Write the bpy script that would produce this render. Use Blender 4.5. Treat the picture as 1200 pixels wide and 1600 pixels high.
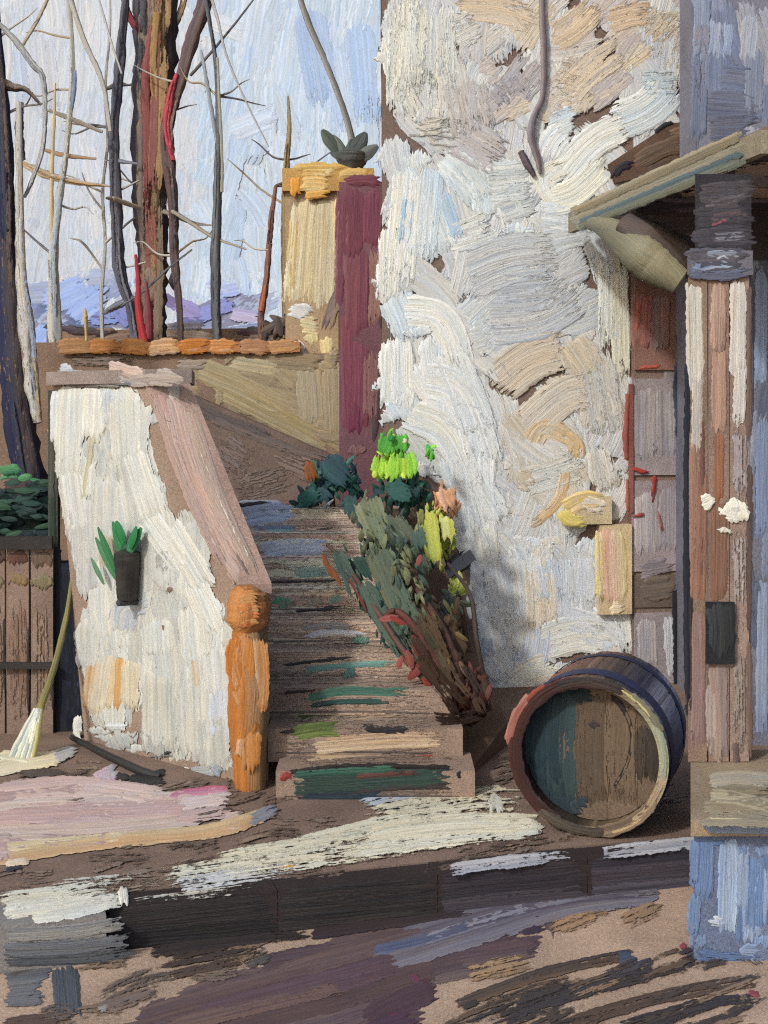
import bpy, math, random
import numpy as np

random.seed(7)
RNG = np.random.default_rng(7)
scene = bpy.context.scene
for o in list(bpy.data.objects):
    bpy.data.objects.remove(o)

# ------------------------------------------------------------------ camera
FPX, EYE, CX, HZ = 2040.0, 1.8, 600.0, 640.0        # focal length / horizon in 1200x1600 pixels
cam_d = bpy.data.cameras.new('camera')
cam = bpy.data.objects.new('camera', cam_d)
scene.collection.objects.link(cam)
cam.location = (0, 0, EYE)
cam.rotation_euler = (math.radians(90), 0, 0)
cam_d.sensor_fit = 'VERTICAL'
cam_d.sensor_height = 36.0
cam_d.lens = 36.0 * FPX / 1600.0
cam_d.shift_y = -(800 - HZ) / 1600.0
cam_d.clip_end = 2000
scene.camera = cam
scene.render.resolution_x, scene.render.resolution_y = 768, 1024

# ------------------------------------------------------------------ world, sun, exposure
SUN = np.array([0.50, 0.68, -0.60]); SUN = SUN / np.linalg.norm(SUN)   # direction light travels
elev = math.asin(-SUN[2])
world = bpy.data.worlds.new('World'); scene.world = world
world.use_nodes = True
nt = world.node_tree; nt.nodes.clear()
wo = nt.nodes.new('ShaderNodeOutputWorld'); bg = nt.nodes.new('ShaderNodeBackground')
sk = nt.nodes.new('ShaderNodeTexSky')
sk.sky_type = 'NISHITA'; sk.sun_disc = False
sk.sun_elevation = elev
sk.sun_rotation = math.atan2(-SUN[0], -SUN[1])
sk.air_density = 1.0; sk.dust_density = 2.5
bg.inputs['Strength'].default_value = 0.15
nt.links.new(sk.outputs[0], bg.inputs[0]); nt.links.new(bg.outputs[0], wo.inputs[0])
sd = bpy.data.lights.new('sun', 'SUN'); sd.energy = 2.2; sd.angle = math.radians(4.0); sd.color = (1.0, 0.992, 0.98)
sun = bpy.data.objects.new('sun', sd); scene.collection.objects.link(sun)
sun.location = (-8, -8, 12)
from mathutils import Vector
sun.rotation_euler = Vector(tuple(SUN)).to_track_quat('-Z', 'Y').to_euler()
scene.view_settings.view_transform = 'Standard'
scene.view_settings.look = 'None'
scene.view_settings.exposure = 0.0
scene.view_settings.gamma = 1.0
scene.view_settings.use_curve_mapping = False
scene.cycles.transparent_max_bounces = 24
scene.cycles.use_denoising = False
scene.cycles.filter_width = 1.2
scene.cycles.max_bounces = 5
scene.cycles.diffuse_bounces = 3

# ------------------------------------------------------------------ materials
def lin(h):
    h = h.lstrip('#')
    c = np.array([int(h[i:i+2], 16) / 255.0 for i in (0, 2, 4)])
    return np.where(c <= 0.04045, c / 12.92, ((c + 0.055) / 1.055) ** 2.4)

BROWN = '836f62'

def N(nt, t, **kw):
    n = nt.nodes.new(t)
    for k, v in kw.items():
        setattr(n, k, v)
    return n

def make_paint(name, dry_through=True):
    """thick brushed colour: bristle streaks along each stroke, dry patches let the brown ground through"""
    m = bpy.data.materials.new(name); m.use_nodes = True
    nt = m.node_tree; L = nt.links
    b = nt.nodes['Principled BSDF']
    b.inputs['Roughness'].default_value = 0.55
    b.inputs['Specular IOR Level'].default_value = 0.25
    col = N(nt, 'ShaderNodeAttribute', attribute_name='Col')
    st = N(nt, 'ShaderNodeAttribute', attribute_name='st')
    ld = N(nt, 'ShaderNodeAttribute', attribute_name='load')
    mp = N(nt, 'ShaderNodeMapping'); mp.inputs['Scale'].default_value = (0.34, 0.012, 1.0)
    L.new(st.outputs['Vector'], mp.inputs['Vector'])
    n1 = N(nt, 'ShaderNodeTexNoise'); n1.inputs['Scale'].default_value = 1.0; n1.inputs['Detail'].default_value = 5.0; n1.inputs['Roughness'].default_value = 0.65
    L.new(mp.outputs[0], n1.inputs['Vector'])
    mp2 = N(nt, 'ShaderNodeMapping'); mp2.inputs['Scale'].default_value = (0.16, 0.07, 1.0)
    L.new(st.outputs['Vector'], mp2.inputs['Vector'])
    n2 = N(nt, 'ShaderNodeTexNoise'); n2.inputs['Scale'].default_value = 1.0; n2.inputs['Detail'].default_value = 6.0; n2.inputs['Roughness'].default_value = 0.7
    L.new(mp2.outputs[0], n2.inputs['Vector'])
    mixn = N(nt, 'ShaderNodeMath', operation='MULTIPLY_ADD'); mixn.inputs[1].default_value = 0.55
    half = N(nt, 'ShaderNodeMath', operation='MULTIPLY'); half.inputs[1].default_value = 0.45
    L.new(n2.outputs['Fac'], half.inputs[0]); L.new(n1.outputs['Fac'], mixn.inputs[0]); L.new(half.outputs[0], mixn.inputs[2])
    # dry mask: noise - threshold(load)
    thr = N(nt, 'ShaderNodeMapRange'); thr.inputs[1].default_value = 0; thr.inputs[2].default_value = 1; thr.inputs[3].default_value = 0.30; thr.inputs[4].default_value = 0.74
    L.new(ld.outputs['Fac'], thr.inputs[0])
    sub = N(nt, 'ShaderNodeMath', operation='SUBTRACT'); L.new(mixn.outputs[0], sub.inputs[0]); L.new(thr.outputs[0], sub.inputs[1])
    msk = N(nt, 'ShaderNodeMapRange'); msk.inputs[1].default_value = -0.012; msk.inputs[2].default_value = 0.02; msk.clamp = True
    L.new(sub.outputs[0], msk.inputs[0])
    # streak tint
    var = N(nt, 'ShaderNodeMapRange'); var.inputs[1].default_value = 0.34; var.inputs[2].default_value = 0.66; var.inputs[3].default_value = 0.82; var.inputs[4].default_value = 1.08
    L.new(n1.outputs['Fac'], var.inputs[0])
    mp3 = N(nt, 'ShaderNodeMapping'); mp3.inputs['Scale'].default_value = (0.10, 0.008, 1.0); mp3.inputs['Location'].default_value = (31, 7, 3)
    L.new(st.outputs['Vector'], mp3.inputs['Vector'])
    n3 = N(nt, 'ShaderNodeTexNoise'); n3.inputs['Scale'].default_value = 1.0; n3.inputs['Detail'].default_value = 4.0; n3.inputs['Roughness'].default_value = 0.6
    L.new(mp3.outputs[0], n3.inputs['Vector'])
    wc = N(nt, 'ShaderNodeValToRGB')
    wc.color_ramp.elements[0].position = 0.36; wc.color_ramp.elements[1].position = 0.64
    wc.color_ramp.elements[0].color = (0.90, 0.96, 1.02, 1); wc.color_ramp.elements[1].color = (1.03, 1.0, 0.93, 1)
    L.new(n3.outputs['Fac'], wc.inputs[0])
    tint = N(nt, 'ShaderNodeMix', data_type='RGBA', blend_type='MULTIPLY'); tint.inputs['Factor'].default_value = 1.0
    L.new(col.outputs['Color'], tint.inputs['A']); L.new(wc.outputs[0], tint.inputs['B'])
    grn = N(nt, 'ShaderNodeTexNoise'); grn.inputs['Scale'].default_value = 0.55; grn.inputs['Detail'].default_value = 3.0
    L.new(st.outputs['Vector'], grn.inputs['Vector'])
    gm = N(nt, 'ShaderNodeMapRange'); gm.inputs[1].default_value = 0.3; gm.inputs[2].default_value = 0.7; gm.inputs[3].default_value = 0.92; gm.inputs[4].default_value = 1.08
    L.new(grn.outputs['Fac'], gm.inputs[0])
    vv_ = N(nt, 'ShaderNodeMath', operation='MULTIPLY'); L.new(var.outputs[0], vv_.inputs[0]); L.new(gm.outputs[0], vv_.inputs[1])
    hsv = N(nt, 'ShaderNodeHueSaturation'); L.new(tint.outputs['Result'], hsv.inputs['Color']); L.new(vv_.outputs[0], hsv.inputs['Value'])
    fib = N(nt, 'ShaderNodeTexNoise'); fib.inputs['Scale'].default_value = 0.5; fib.inputs['Detail'].default_value = 4
    L.new(st.outputs['Vector'], fib.inputs['Vector'])
    cr = N(nt, 'ShaderNodeValToRGB')
    cr.color_ramp.elements[0].position = 0.3; cr.color_ramp.elements[1].position = 0.75
    cr.color_ramp.elements[0].color = (*lin('6f5a4d'), 1); cr.color_ramp.elements[1].color = (*lin('9c8270'), 1)
    L.new(fib.outputs['Fac'], cr.inputs[0])
    mx = N(nt, 'ShaderNodeMix', data_type='RGBA')
    part = N(nt, 'ShaderNodeMath', operation='MULTIPLY'); part.inputs[1].default_value = 0.0
    L.new(msk.outputs[0], part.inputs[0])
    L.new(part.outputs[0], mx.inputs['Factor']); L.new(hsv.outputs[0], mx.inputs['A']); L.new(cr.outputs[0], mx.inputs['B'])
    L.new(hsv.outputs[0], b.inputs['Base Color'])
    if dry_through:
        tr = N(nt, 'ShaderNodeBsdfTransparent'); ms = N(nt, 'ShaderNodeMixShader')
        L.new(msk.outputs[0], ms.inputs[0]); L.new(b.outputs[0], ms.inputs[1]); L.new(tr.outputs[0], ms.inputs[2])
        L.new(ms.outputs[0], nt.nodes['Material Output'].inputs['Surface'])
    else:
        L.new(mx.outputs['Result'], b.inputs['Base Color']); part.inputs[1].default_value = 1.0
    hgt = N(nt, 'ShaderNodeMath', operation='MULTIPLY_ADD'); hgt.inputs[1].default_value = -0.55
    L.new(msk.outputs[0], hgt.inputs[0]); L.new(n1.outputs['Fac'], hgt.inputs[2])
    bp = N(nt, 'ShaderNodeBump'); bp.inputs['Strength'].default_value = 0.7; bp.inputs['Distance'].default_value = 0.012
    L.new(hgt.outputs[0], bp.inputs['Height']); L.new(bp.outputs[0], b.inputs['Normal'])
    return m

def make_bare(name):
    """bare fibrous ground colour, tinted by the part's own colour"""
    m = bpy.data.materials.new(name); m.use_nodes = True
    nt = m.node_tree; L = nt.links
    b = nt.nodes['Principled BSDF']
    b.inputs['Roughness'].default_value = 0.85
    b.inputs['Specular IOR Level'].default_value = 0.1
    col = N(nt, 'ShaderNodeAttribute', attribute_name='Col')
    tc = N(nt, 'ShaderNodeTexCoord')
    geo = N(nt, 'ShaderNodeNewGeometry')
    n1 = N(nt, 'ShaderNodeTexNoise'); n1.inputs['Scale'].default_value = 70; n1.inputs['Detail'].default_value = 5; n1.inputs['Roughness'].default_value = 0.7; n1.inputs['Distortion'].default_value = 2.5
    L.new(geo.outputs['Position'], n1.inputs['Vector'])
    n2 = N(nt, 'ShaderNodeTexNoise'); n2.inputs['Scale'].default_value = 3.0; n2.inputs['Detail'].default_value = 3
    L.new(geo.outputs['Position'], n2.inputs['Vector'])
    ad = N(nt, 'ShaderNodeMath', operation='MULTIPLY_ADD'); ad.inputs[1].default_value = 0.35
    L.new(n2.outputs['Fac'], ad.inputs[0]); L.new(n1.outputs['Fac'], ad.inputs[2])
    var = N(nt, 'ShaderNodeMapRange'); var.inputs[1].default_value = 0.48; var.inputs[2].default_value = 0.86; var.inputs[3].default_value = 0.50; var.inputs[4].default_value = 1.45
    L.new(ad.outputs[0], var.inputs[0])
    hsv = N(nt, 'ShaderNodeHueSaturation'); L.new(col.outputs['Color'], hsv.inputs['Color']); L.new(var.outputs[0], hsv.inputs['Value'])
    L.new(hsv.outputs[0], b.inputs['Base Color'])
    bp = N(nt, 'ShaderNodeBump'); bp.inputs['Strength'].default_value = 0.5; bp.inputs['Distance'].default_value = 0.008
    L.new(n1.outputs['Fac'], bp.inputs['Height']); L.new(bp.outputs[0], b.inputs['Normal'])
    return m

MAT_PAINT = make_paint('brushed_paint')
MAT_SOLID = make_paint('brushed_solid', False)
MAT_BARE = make_bare('bare_ground_coat')

# ------------------------------------------------------------------ geometry helpers
def at(px, py, Y):
    return np.array([(px - CX) / FPX * Y, Y, EYE + (HZ - py) / FPX * Y])

def gy(py, z=0.0):           # distance of a ground point seen at picture row py
    return (EYE - z) * FPX / (py - HZ)

class Plane:
    def __init__(self, p, n, k=1.0):
        self.p = np.array(p, float); n = np.array(n, float); self.n = n / np.linalg.norm(n); self.k = k; self.c = 0
    def hit(self, q):        # (...,2) picture points -> world points on the plane
        d = np.stack([(q[..., 0] - CX) / FPX, np.ones(q.shape[:-1]), (HZ - q[..., 1]) / FPX], -1)
        o = np.array([0, 0, EYE])
        t = ((self.p - o) @ self.n) / (d @ self.n)
        return o + d * t[..., None]

def catmull(P, n):
    P = np.asarray(P, float)
    if len(P) == 2:
        s = np.linspace(0, 1, n)[:, None]
        return P[0] * (1 - s) + P[1] * s
    Q = np.vstack([2 * P[0] - P[1], P, 2 * P[-1] - P[-2]])
    out = []
    seg = len(P) - 1
    for t in np.linspace(0, seg, n):
        i = min(int(t), seg - 1); u = t - i
        a, b, c, d = Q[i], Q[i+1], Q[i+2], Q[i+3]
        out.append(0.5 * (2*b + (c-a)*u + (2*a-5*b+4*c-d)*u*u + (3*b-a-3*c+d)*u**3))
    return np.array(out)

def smooth_noise(n, k):
    k = max(2, k)
    return np.interp(np.linspace(0, 1, n), np.linspace(0, 1, k), RNG.random(k))

SID = [0]

class Part:
    """collects geometry for ONE mesh object"""
    def __init__(self, name, parent=None, **props):
        self.name, self.parent, self.props = name, parent, props
        self.V, self.F, self.C, self.S, self.L, self.M = [], [], [], [], [], []
        self.n = 0
    def add(self, v, f, c, st=None, ld=None, mat=0):
        v = np.asarray(v, float).reshape(-1, 3); n = len(v)
        c = np.asarray(c, float)
        if c.ndim == 1: c = np.repeat(c[None], n, 0)
        self.V.append(v); self.C.append(c)
        self.S.append(np.zeros((n, 3)) if st is None else np.asarray(st, float).reshape(-1, 3))
        self.L.append(np.ones(n) if ld is None else np.asarray(ld, float).reshape(-1))
        for q in f:
            self.F.append([i + self.n for i in q]); self.M.append(mat)
        self.n += n
    def addgrid(self, G, c, st, ld, mat=1, flip=False, close=False):
        n, m = G.shape[:2]
        idx = np.arange(n * m).reshape(n, m) + self.n
        if close:
            idx2 = np.concatenate([idx, idx[:, :1]], 1)
        else:
            idx2 = idx
        q = np.stack([idx2[:-1, :-1], idx2[:-1, 1:], idx2[1:, 1:], idx2[1:, :-1]], -1).reshape(-1, 4)
        if flip: q = q[:, ::-1]
        self.V.append(G.reshape(-1, 3)); self.C.append(c.reshape(-1, 3)); self.S.append(st.reshape(-1, 3)); self.L.append(ld.reshape(-1))
        self.F.extend(q.tolist()); self.M.extend([mat] * len(q))
        self.n += n * m
    # --- solid shapes in the bare coat
    def prism(self, plan, z0, z1, col=BROWN, k=1.0, top=None):
        """plan: list of (x,y) anticlockwise seen from above; z1 scalar or list"""
        n = len(plan)
        zt = z1 if isinstance(z1, (list, tuple)) else [z1] * n
        zb = z0 if isinstance(z0, (list, tuple)) else [z0] * n
        v = [(p[0], p[1], b) for p, b in zip(plan, zb)] + [(p[0], p[1], z) for p, z in zip(top or plan, zt)]
        f = [list(range(n))[::-1], list(range(n, 2 * n))] + [[i, (i+1) % n, n + (i+1) % n, n + i] for i in range(n)]
        self.add(v, f, lin(col) / k)
        return self
    def box(self, x0, x1, y0, y1, z0, z1, col=BROWN, k=1.0):
        return self.prism([(x0, y0), (x1, y0), (x1, y1), (x0, y1)], z0, z1, col, k)
    def extrude_y(self, prof, y0, y1, col=BROWN, k=1.0):
        """prof: (x,z) outline, extruded in depth"""
        n = len(prof)
        v = [(p[0], y0, p[1]) for p in prof] + [(p[0], y1, p[1]) for p in prof]
        f = [list(range(n)), list(range(n, 2*n))[::-1]] + [[(i+1) % n, i, n + i, n + (i+1) % n] for i in range(n)]
        self.add(v, f, lin(col) / k)
        return self
    # --- one brush-laid stroke of thick paint on a plane
    def stroke(self, sf, cols, w, *pts, th=2.6, ld=0.9, dry=0.35, rag=1.0, w2=None, jit=0.10, off=None):
        P = np.array(pts, float).reshape(-1, 2)
        seglen = np.linalg.norm(np.diff(P, axis=0), axis=1).sum()
        n = int(np.clip(seglen / 7, 6, 70)); m = int(np.clip(w / 2.3, 4, 44))
        path = catmull(P, 60)
        d = np.gradient(path, axis=0); d /= np.linalg.norm(d, axis=1)[:, None] + 1e-9
        nr = np.stack([-d[:, 1], d[:, 0]], 1)
        u = np.linspace(-1, 1, m + 1)
        endr = 0.5 * w / max(seglen, 1) * 0.35
        r0 = endr * u**2 * 1.2 + rag * (RNG.random(m+1) * 0.9 + smooth_noise(m+1, m // 3)) * min(0.16, 9 / max(seglen, 1))
        r1 = endr * u**2 * 1.2 + rag * (RNG.random(m+1) * 1.2 + smooth_noise(m+1, m // 3)) * min(0.22, 13 / max(seglen, 1))
        s = np.linspace(0, 1, n + 1)[:, None]
        S = r0[None] + (1 - r1 - r0)[None] * s                     # (n+1, m+1)
        w2 = w if w2 is None else w2
        ii = np.arange(60) / 59.0
        px = np.interp(S, ii, path[:, 0]); py = np.interp(S, ii, path[:, 1])
        nx = np.interp(S, ii, nr[:, 0]); ny = np.interp(S, ii, nr[:, 1])
        wob = 1 + 0.10 * (smooth_noise(n+1, 5)[:, None] - 0.5) * 2
        hw = (w + (w2 - w) * S) * 0.5 * wob
        lat = u[None] * hw + (RNG.random((n+1, m+1)) - 0.5) * 0.9
        edge = np.abs(u)[None] > 0.93
        lat = lat + edge * np.sign(u)[None] * (RNG.random((n+1, m+1)) - 0.4) * 2.6
        q = np.stack([px + nx * lat, py + ny * lat], -1)
        W = sf.hit(q)
        dist = W[..., 1:2] / FPX
        ridge = RNG.random(m+1) * 0.7 + smooth_noise(m+1, m // 2) * 0.6
        prof = np.clip((1 - np.abs(u)) * 5, 0, 1) * (0.85 + 0.5 * np.exp(-((np.abs(u) - 0.85) / 0.12) ** 2))
        endp = np.clip(s * 7, 0, 1) * np.clip((1 - s) * 9, 0, 1) * (0.9 + 0.5 * np.exp(-((s - 0.9) / 0.06) ** 2))
        th_ = th * 0.42
        H = th_ * prof[None] * endp * (0.45 + 0.6 * ridge[None]) * (0.8 + 0.4 * RNG.random((n+1, m+1)))
        sf.c += 1
        o_ = (0.5 + min(sf.c * 0.022, 2.6)) if off is None else off
        ed_ = min(1.1, 0.45 * th)
        H = H + o_ - ed_ * (1 - np.clip((1 - np.abs(u)) * 6, 0, 1))[None] - ed_ * (1 - np.clip(s * 9, 0, 1)) - ed_ * (1 - np.clip((1 - s) * 9, 0, 1))
        G = W + sf.n * (H[..., None] * dist)
        cs = [lin(c) / sf.k for c in cols.split('/')]
        if len(cs) == 1:
            C = np.repeat(np.repeat(cs[0][None, None], n+1, 0), m+1, 1)
        else:
            x = (u + 1) / 2 * (len(cs) - 1)
            x = x[None] + (RNG.random(m+1) - 0.5)[None] * 0.9 + (smooth_noise(n+1, 4)[:, None] - 0.5) * 0.6
            x = np.clip(x, 0, len(cs) - 1.001)
            i = x.astype(int); fr = (x - i)[..., None]; A = np.array(cs)
            C = A[i] * (1 - fr) + A[i + 1] * fr
        lane = 1 + jit * (RNG.random(m+1) - 0.5) * 2
        C = np.clip(C * lane[None, :, None] * (1 + 0.05 * (smooth_noise(n+1, 6)[:, None, None] - 0.5)), 0.003, 0.88)
        LD = ld - dry * np.clip((S - 0.5) / 0.5, 0, 1) ** 1.5 - 0.45 * np.clip((np.abs(u)[None] - 0.72) / 0.28, 0, 1) ** 2 - 0.16 * RNG.random((1, m+1)) - 0.25 * np.clip(1 - s * 8, 0, 1)
        SID[0] += 1
        ST = np.stack([u[None] * hw + 200 * (SID[0] % 97), S * seglen, np.full_like(S, SID[0] * 7.31)], -1)
        self.addgrid(G, C, ST, LD, flip=self._flip(G, sf.n))
        return self
    @staticmethod
    def _flip(G, n):
        i, j = G.shape[0] // 2, G.shape[1] // 2
        a = G[i, j] - G[i, j - 1]; b = G[i, j] - G[i - 1, j]
        return np.dot(np.cross(a, b), n) < 0
    def fill(self, sf, poly, pal, w, ln, ang, jit=15, dens=1.3, ld=0.85, th=2.0, dry=0.4, **kw):
        """rough undercoat of many strokes inside a picture-space outline of the surface"""
        P = np.array(poly, float)
        x0, y0 = P.min(0); x1, y1 = P.max(0)
        def inside(p):
            r = False; j = len(P) - 1
            for i in range(len(P)):
                if (P[i][1] > p[1]) != (P[j][1] > p[1]) and p[0] < (P[j][0]-P[i][0])*(p[1]-P[i][1])/(P[j][1]-P[i][1]+1e-9)+P[i][0]:
                    r = not r
                j = i
            return r
        area = 0.5 * abs(np.dot(P[:, 0], np.roll(P[:, 1], 1)) - np.dot(P[:, 1], np.roll(P[:, 0], 1)))
        cnt = int(max(2, area / (w * ln) * dens)); tries = 0
        while cnt > 0 and tries < 4000:
            tries += 1
            c = np.array([random.uniform(x0, x1), random.uniform(y0, y1)])
            if not inside(c): continue
            a = math.radians(ang + random.uniform(-jit, jit)); d = np.array([math.cos(a), math.sin(a)])
            l = ln * random.uniform(0.7, 1.3) / 2
            while l > w * 0.3 and not (inside(c + d*l) and inside(c - d*l)): l *= 0.8
            ww = w * random.uniform(0.7, 1.2)
            bow = np.array([-d[1], d[0]]) * random.uniform(-0.12, 0.12) * l
            p = [c - d*l, c + bow, c + d*l]
            if random.random() < 0.4: p = p[::-1]
            self.stroke(sf, random.choice(pal), ww, *np.array(p).ravel(), ld=ld, th=th, dry=dry, **kw)
            cnt -= 1
        return self
    # --- tapering limb / rod along world points, brushed lengthways
    def tube(self, pts, rads, cols, lanes=12, ld=0.85, rough=0.10, k=1.0, segpx=None, cap=True, dry=0.0, twist=0.0, squash=1.0):
        P = np.array(pts, float)
        L0 = np.linalg.norm(np.diff(P, axis=0), axis=1).sum()
        n = segpx or int(np.clip(len(P) * 7, 8, 60))
        C3 = catmull(P, n); R = np.interp(np.linspace(0, 1, n), np.linspace(0, 1, len(rads)), rads)
        T = np.gradient(C3, axis=0); T /= np.linalg.norm(T, axis=1)[:, None] + 1e-9
        view = np.array([0, -1.0, 0])
        A = np.cross(T, view); bad = np.linalg.norm(A, axis=1) < 0.05
        A[bad] = np.array([1.0, 0, 0]); A /= np.linalg.norm(A, axis=1)[:, None]     # roughly picture-left/right
        A = np.where(A[:, :1] < 0, -A, A)                                            # point to +x
        B = np.cross(A, T); B /= np.linalg.norm(B, axis=1)[:, None] + 1e-9
        B = np.where(B[:, 1:2] > 0, -B, B)                                           # toward viewer
        th = np.linspace(0, 2 * np.pi, lanes, endpoint=False)
        ridge = 1 + rough * (RNG.random(lanes) - 0.5) * 2
        rr = R[:, None] * ridge[None] * (1 + rough * 0.6 * (RNG.random((n, lanes)) - 0.5) * 2)
        ca = np.cos(th)[None, :, None]; sa = np.sin(th)[None, :, None]
        G = C3[:, None] + (A[:, None] * ca + B[:, None] * sa * squash) * rr[..., None]
        cs = np.array([lin(c) / k for c in cols.split('/')])
        x = (np.cos(th) + 1) / 2 * (len(cs) - 1)
        x = x[None] + (RNG.random(lanes) - 0.5)[None] * 0.7 + (smooth_noise(n, max(3, n // 6))[:, None] - 0.5) * 0.8
        x = np.clip(x, 0, max(len(cs) - 1.001, 0)); i = x.astype(int); i2 = np.minimum(i + 1, len(cs) - 1); fr = (x - i)[..., None]
        C = (cs[i] * (1 - fr) + cs[i2] * fr) * (1 + 0.14 * (RNG.random((1, lanes, 1)) - 0.5) * 2)
        SID[0] += 1
        pxs = FPX / max(P[:, 1].mean(), 1)
        ss = np.linspace(0, L0 * pxs, n)[:, None] + np.zeros((1, lanes))
        uu = (th / (2*np.pi))[None] * np.maximum(R[:, None] * 2 * np.pi * pxs, 10) + 200 * (SID[0] % 89)
        ST = np.stack([uu, ss, np.full_like(ss, SID[0] * 5.17)], -1)
        LD = np.full((n, lanes), ld) - 0.12 * RNG.random((1, lanes)) - dry * np.linspace(0, 1, n)[:, None]
        cr = np.dot(np.cross(G[1, 1] - G[1, 0], G[1, 0] - G[0, 0]), G[1, 0] - C3[1])
        self.addgrid(G, np.clip(C, 0.003, 0.88), ST, LD, close=True, flip=cr < 0, mat=2)
        if cap:
            for e, sgn in ((0, -1), (n - 1, 1)):
                ring = G[e]; c = C3[e] + T[e] * R[e] * 0.4 * sgn
                v = np.vstack([ring, c[None]]); nn = len(ring)
                f = [[a, (a+1) % nn, nn] for a in range(nn)]
                self.add(v, f, C[e].mean(0), mat=2, ld=np.full(nn+1, ld), st=np.vstack([ST[e], ST[e][:1]]))
        return self
    # --- free-standing thick dab (leaf, tuft): closed lens with ridges
    def dab(self, c, d, nrm, ln, wd, cols, th=0.22, m=5, n=6, k=1.0, ld=0.95, curve=0.0):
        c = np.array(c, float); d = np.array(d, float); d /= np.linalg.norm(d)
        nrm = np.array(nrm, float); nrm -= d * (nrm @ d); nrm /= np.linalg.norm(nrm) + 1e-9
        b = np.cross(nrm, d)
        s = np.linspace(0, 1, n + 1)[:, None]; u = np.linspace(-1, 1, m + 1)[None]
        shape = np.sin(np.pi * np.clip(s * 0.9 + 0.06, 0, 1)) ** 0.65
        lat = u * wd * 0.5 * shape * (1 + 0.12 * (RNG.random((n+1, m+1)) - 0.5))
        hgt = wd * th * np.sqrt(np.clip(1 - u**2, 0, 1)) * shape * (0.6 + 0.6 * RNG.random((1, m+1)))
        base = c + d * ((s - 0.5) * ln)[..., None] - nrm * (curve * ln * (s - 0.5) ** 2 * 2)[..., None] + b * lat[..., None]
        cs = np.array([lin(x) / k for x in cols.split('/')])
        x = np.clip((u + 1) / 2 * (len(cs) - 1) + (RNG.random((1, m+1)) - 0.5) * 0.8 + np.zeros((n+1, 1)), 0, max(len(cs) - 1.001, 0))
        i = x.astype(int); i2 = np.minimum(i+1, len(cs)-1); fr = (x - i)[..., None]
        C = np.clip((cs[i]*(1-fr) + cs[i2]*fr) * (1 + 0.1 * (RNG.random((1, m+1, 1)) - 0.5) * 2), 0.003, 0.85)
        SID[0] += 1
        pxs = FPX / max(c[1], 1)
        ST = np.stack([u * wd * 0.5 * pxs + 0 * s + 300 * (SID[0] % 71), s * ln * pxs + 0 * u, np.full((n+1, m+1), SID[0] * 3.3)], -1)
        LD = np.full((n+1, m+1), ld)
        G1 = base + nrm * hgt[..., None]; G2 = base - nrm * hgt[..., None]
        fl = self._flip(G1, nrm)
        self.addgrid(G1, C, ST, LD, flip=fl, mat=2); self.addgrid(G2, C, ST, LD, flip=not fl, mat=2)
        return self
    def build(self):
        me = bpy.data.meshes.new(self.name)
        V = np.vstack(self.V)
        base = np.array(self.parent.matrix_world.translation) if self.parent is not None else np.zeros(3)
        org = getattr(self, 'origin', None)
        if self.parent is not None:
            base = np.array(WORLD_LOC[self.parent.name])
        elif org is not None:
            base = np.array(org)
        V = V - base
        me.vertices.add(len(V)); me.vertices.foreach_set('co', V.ravel())
        tot = np.array([len(f) for f in self.F]); flat = np.fromiter((i for f in self.F for i in f), int, tot.sum())
        me.loops.add(len(flat)); me.loops.foreach_set('vertex_index', flat)
        me.polygons.add(len(tot)); me.polygons.foreach_set('loop_start', np.concatenate([[0], np.cumsum(tot)[:-1]])); me.polygons.foreach_set('loop_total', tot)
        me.polygons.foreach_set('material_index', np.array(self.M))
        me.polygons.foreach_set('use_smooth', np.array(self.M) >= 1)
        me.materials.append(MAT_BARE); me.materials.append(MAT_PAINT); me.materials.append(MAT_SOLID)
        C = np.vstack(self.C); C = np.hstack([C, np.ones((len(C), 1))])
        a = me.attributes.new('Col', 'FLOAT_COLOR', 'POINT'); a.data.foreach_set('color', C.ravel())
        a = me.attributes.new('st', 'FLOAT_VECTOR', 'POINT'); a.data.foreach_set('vector', np.vstack(self.S).ravel())
        a = me.attributes.new('load', 'FLOAT', 'POINT'); a.data.foreach_set('value', np.concatenate(self.L))
        me.update(); me.validate()
        o = bpy.data.objects.new(self.name, me); scene.collection.objects.link(o)
        if self.parent is not None:
            o.parent = self.parent
            WORLD_LOC[o.name] = tuple(base)
        else:
            o.location = tuple(base); WORLD_LOC[o.name] = tuple(base)
        for k, v in self.props.items(): o[k] = v
        return o

WORLD_LOC = {}
def thing(name, label, cat, loc, group=None):
    o = bpy.data.objects.new(name, None); scene.collection.objects.link(o)
    o.empty_display_size = 0.1
    o.location = tuple(loc); o['label'] = label; o['category'] = cat
    if group: o['group'] = group
    WORLD_LOC[o.name] = tuple(loc)
    return o
def single(name, label, cat, origin, group=None):
    p = Part(name, None, label=label, category=cat)
    if group: p.props['group'] = group
    p.origin = tuple(origin)
    return p
#@@SCENE
# ================================================================== THE PLACE
KF, KG, KR = 0.95, 0.98, 0.90
KS, KW, KH = np.array([.95, .93, .91]), np.array([1.27, 1.24, 1.18]), np.array([.92, .905, .885])       # light each orientation receives relative to a white card in the open

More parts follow.
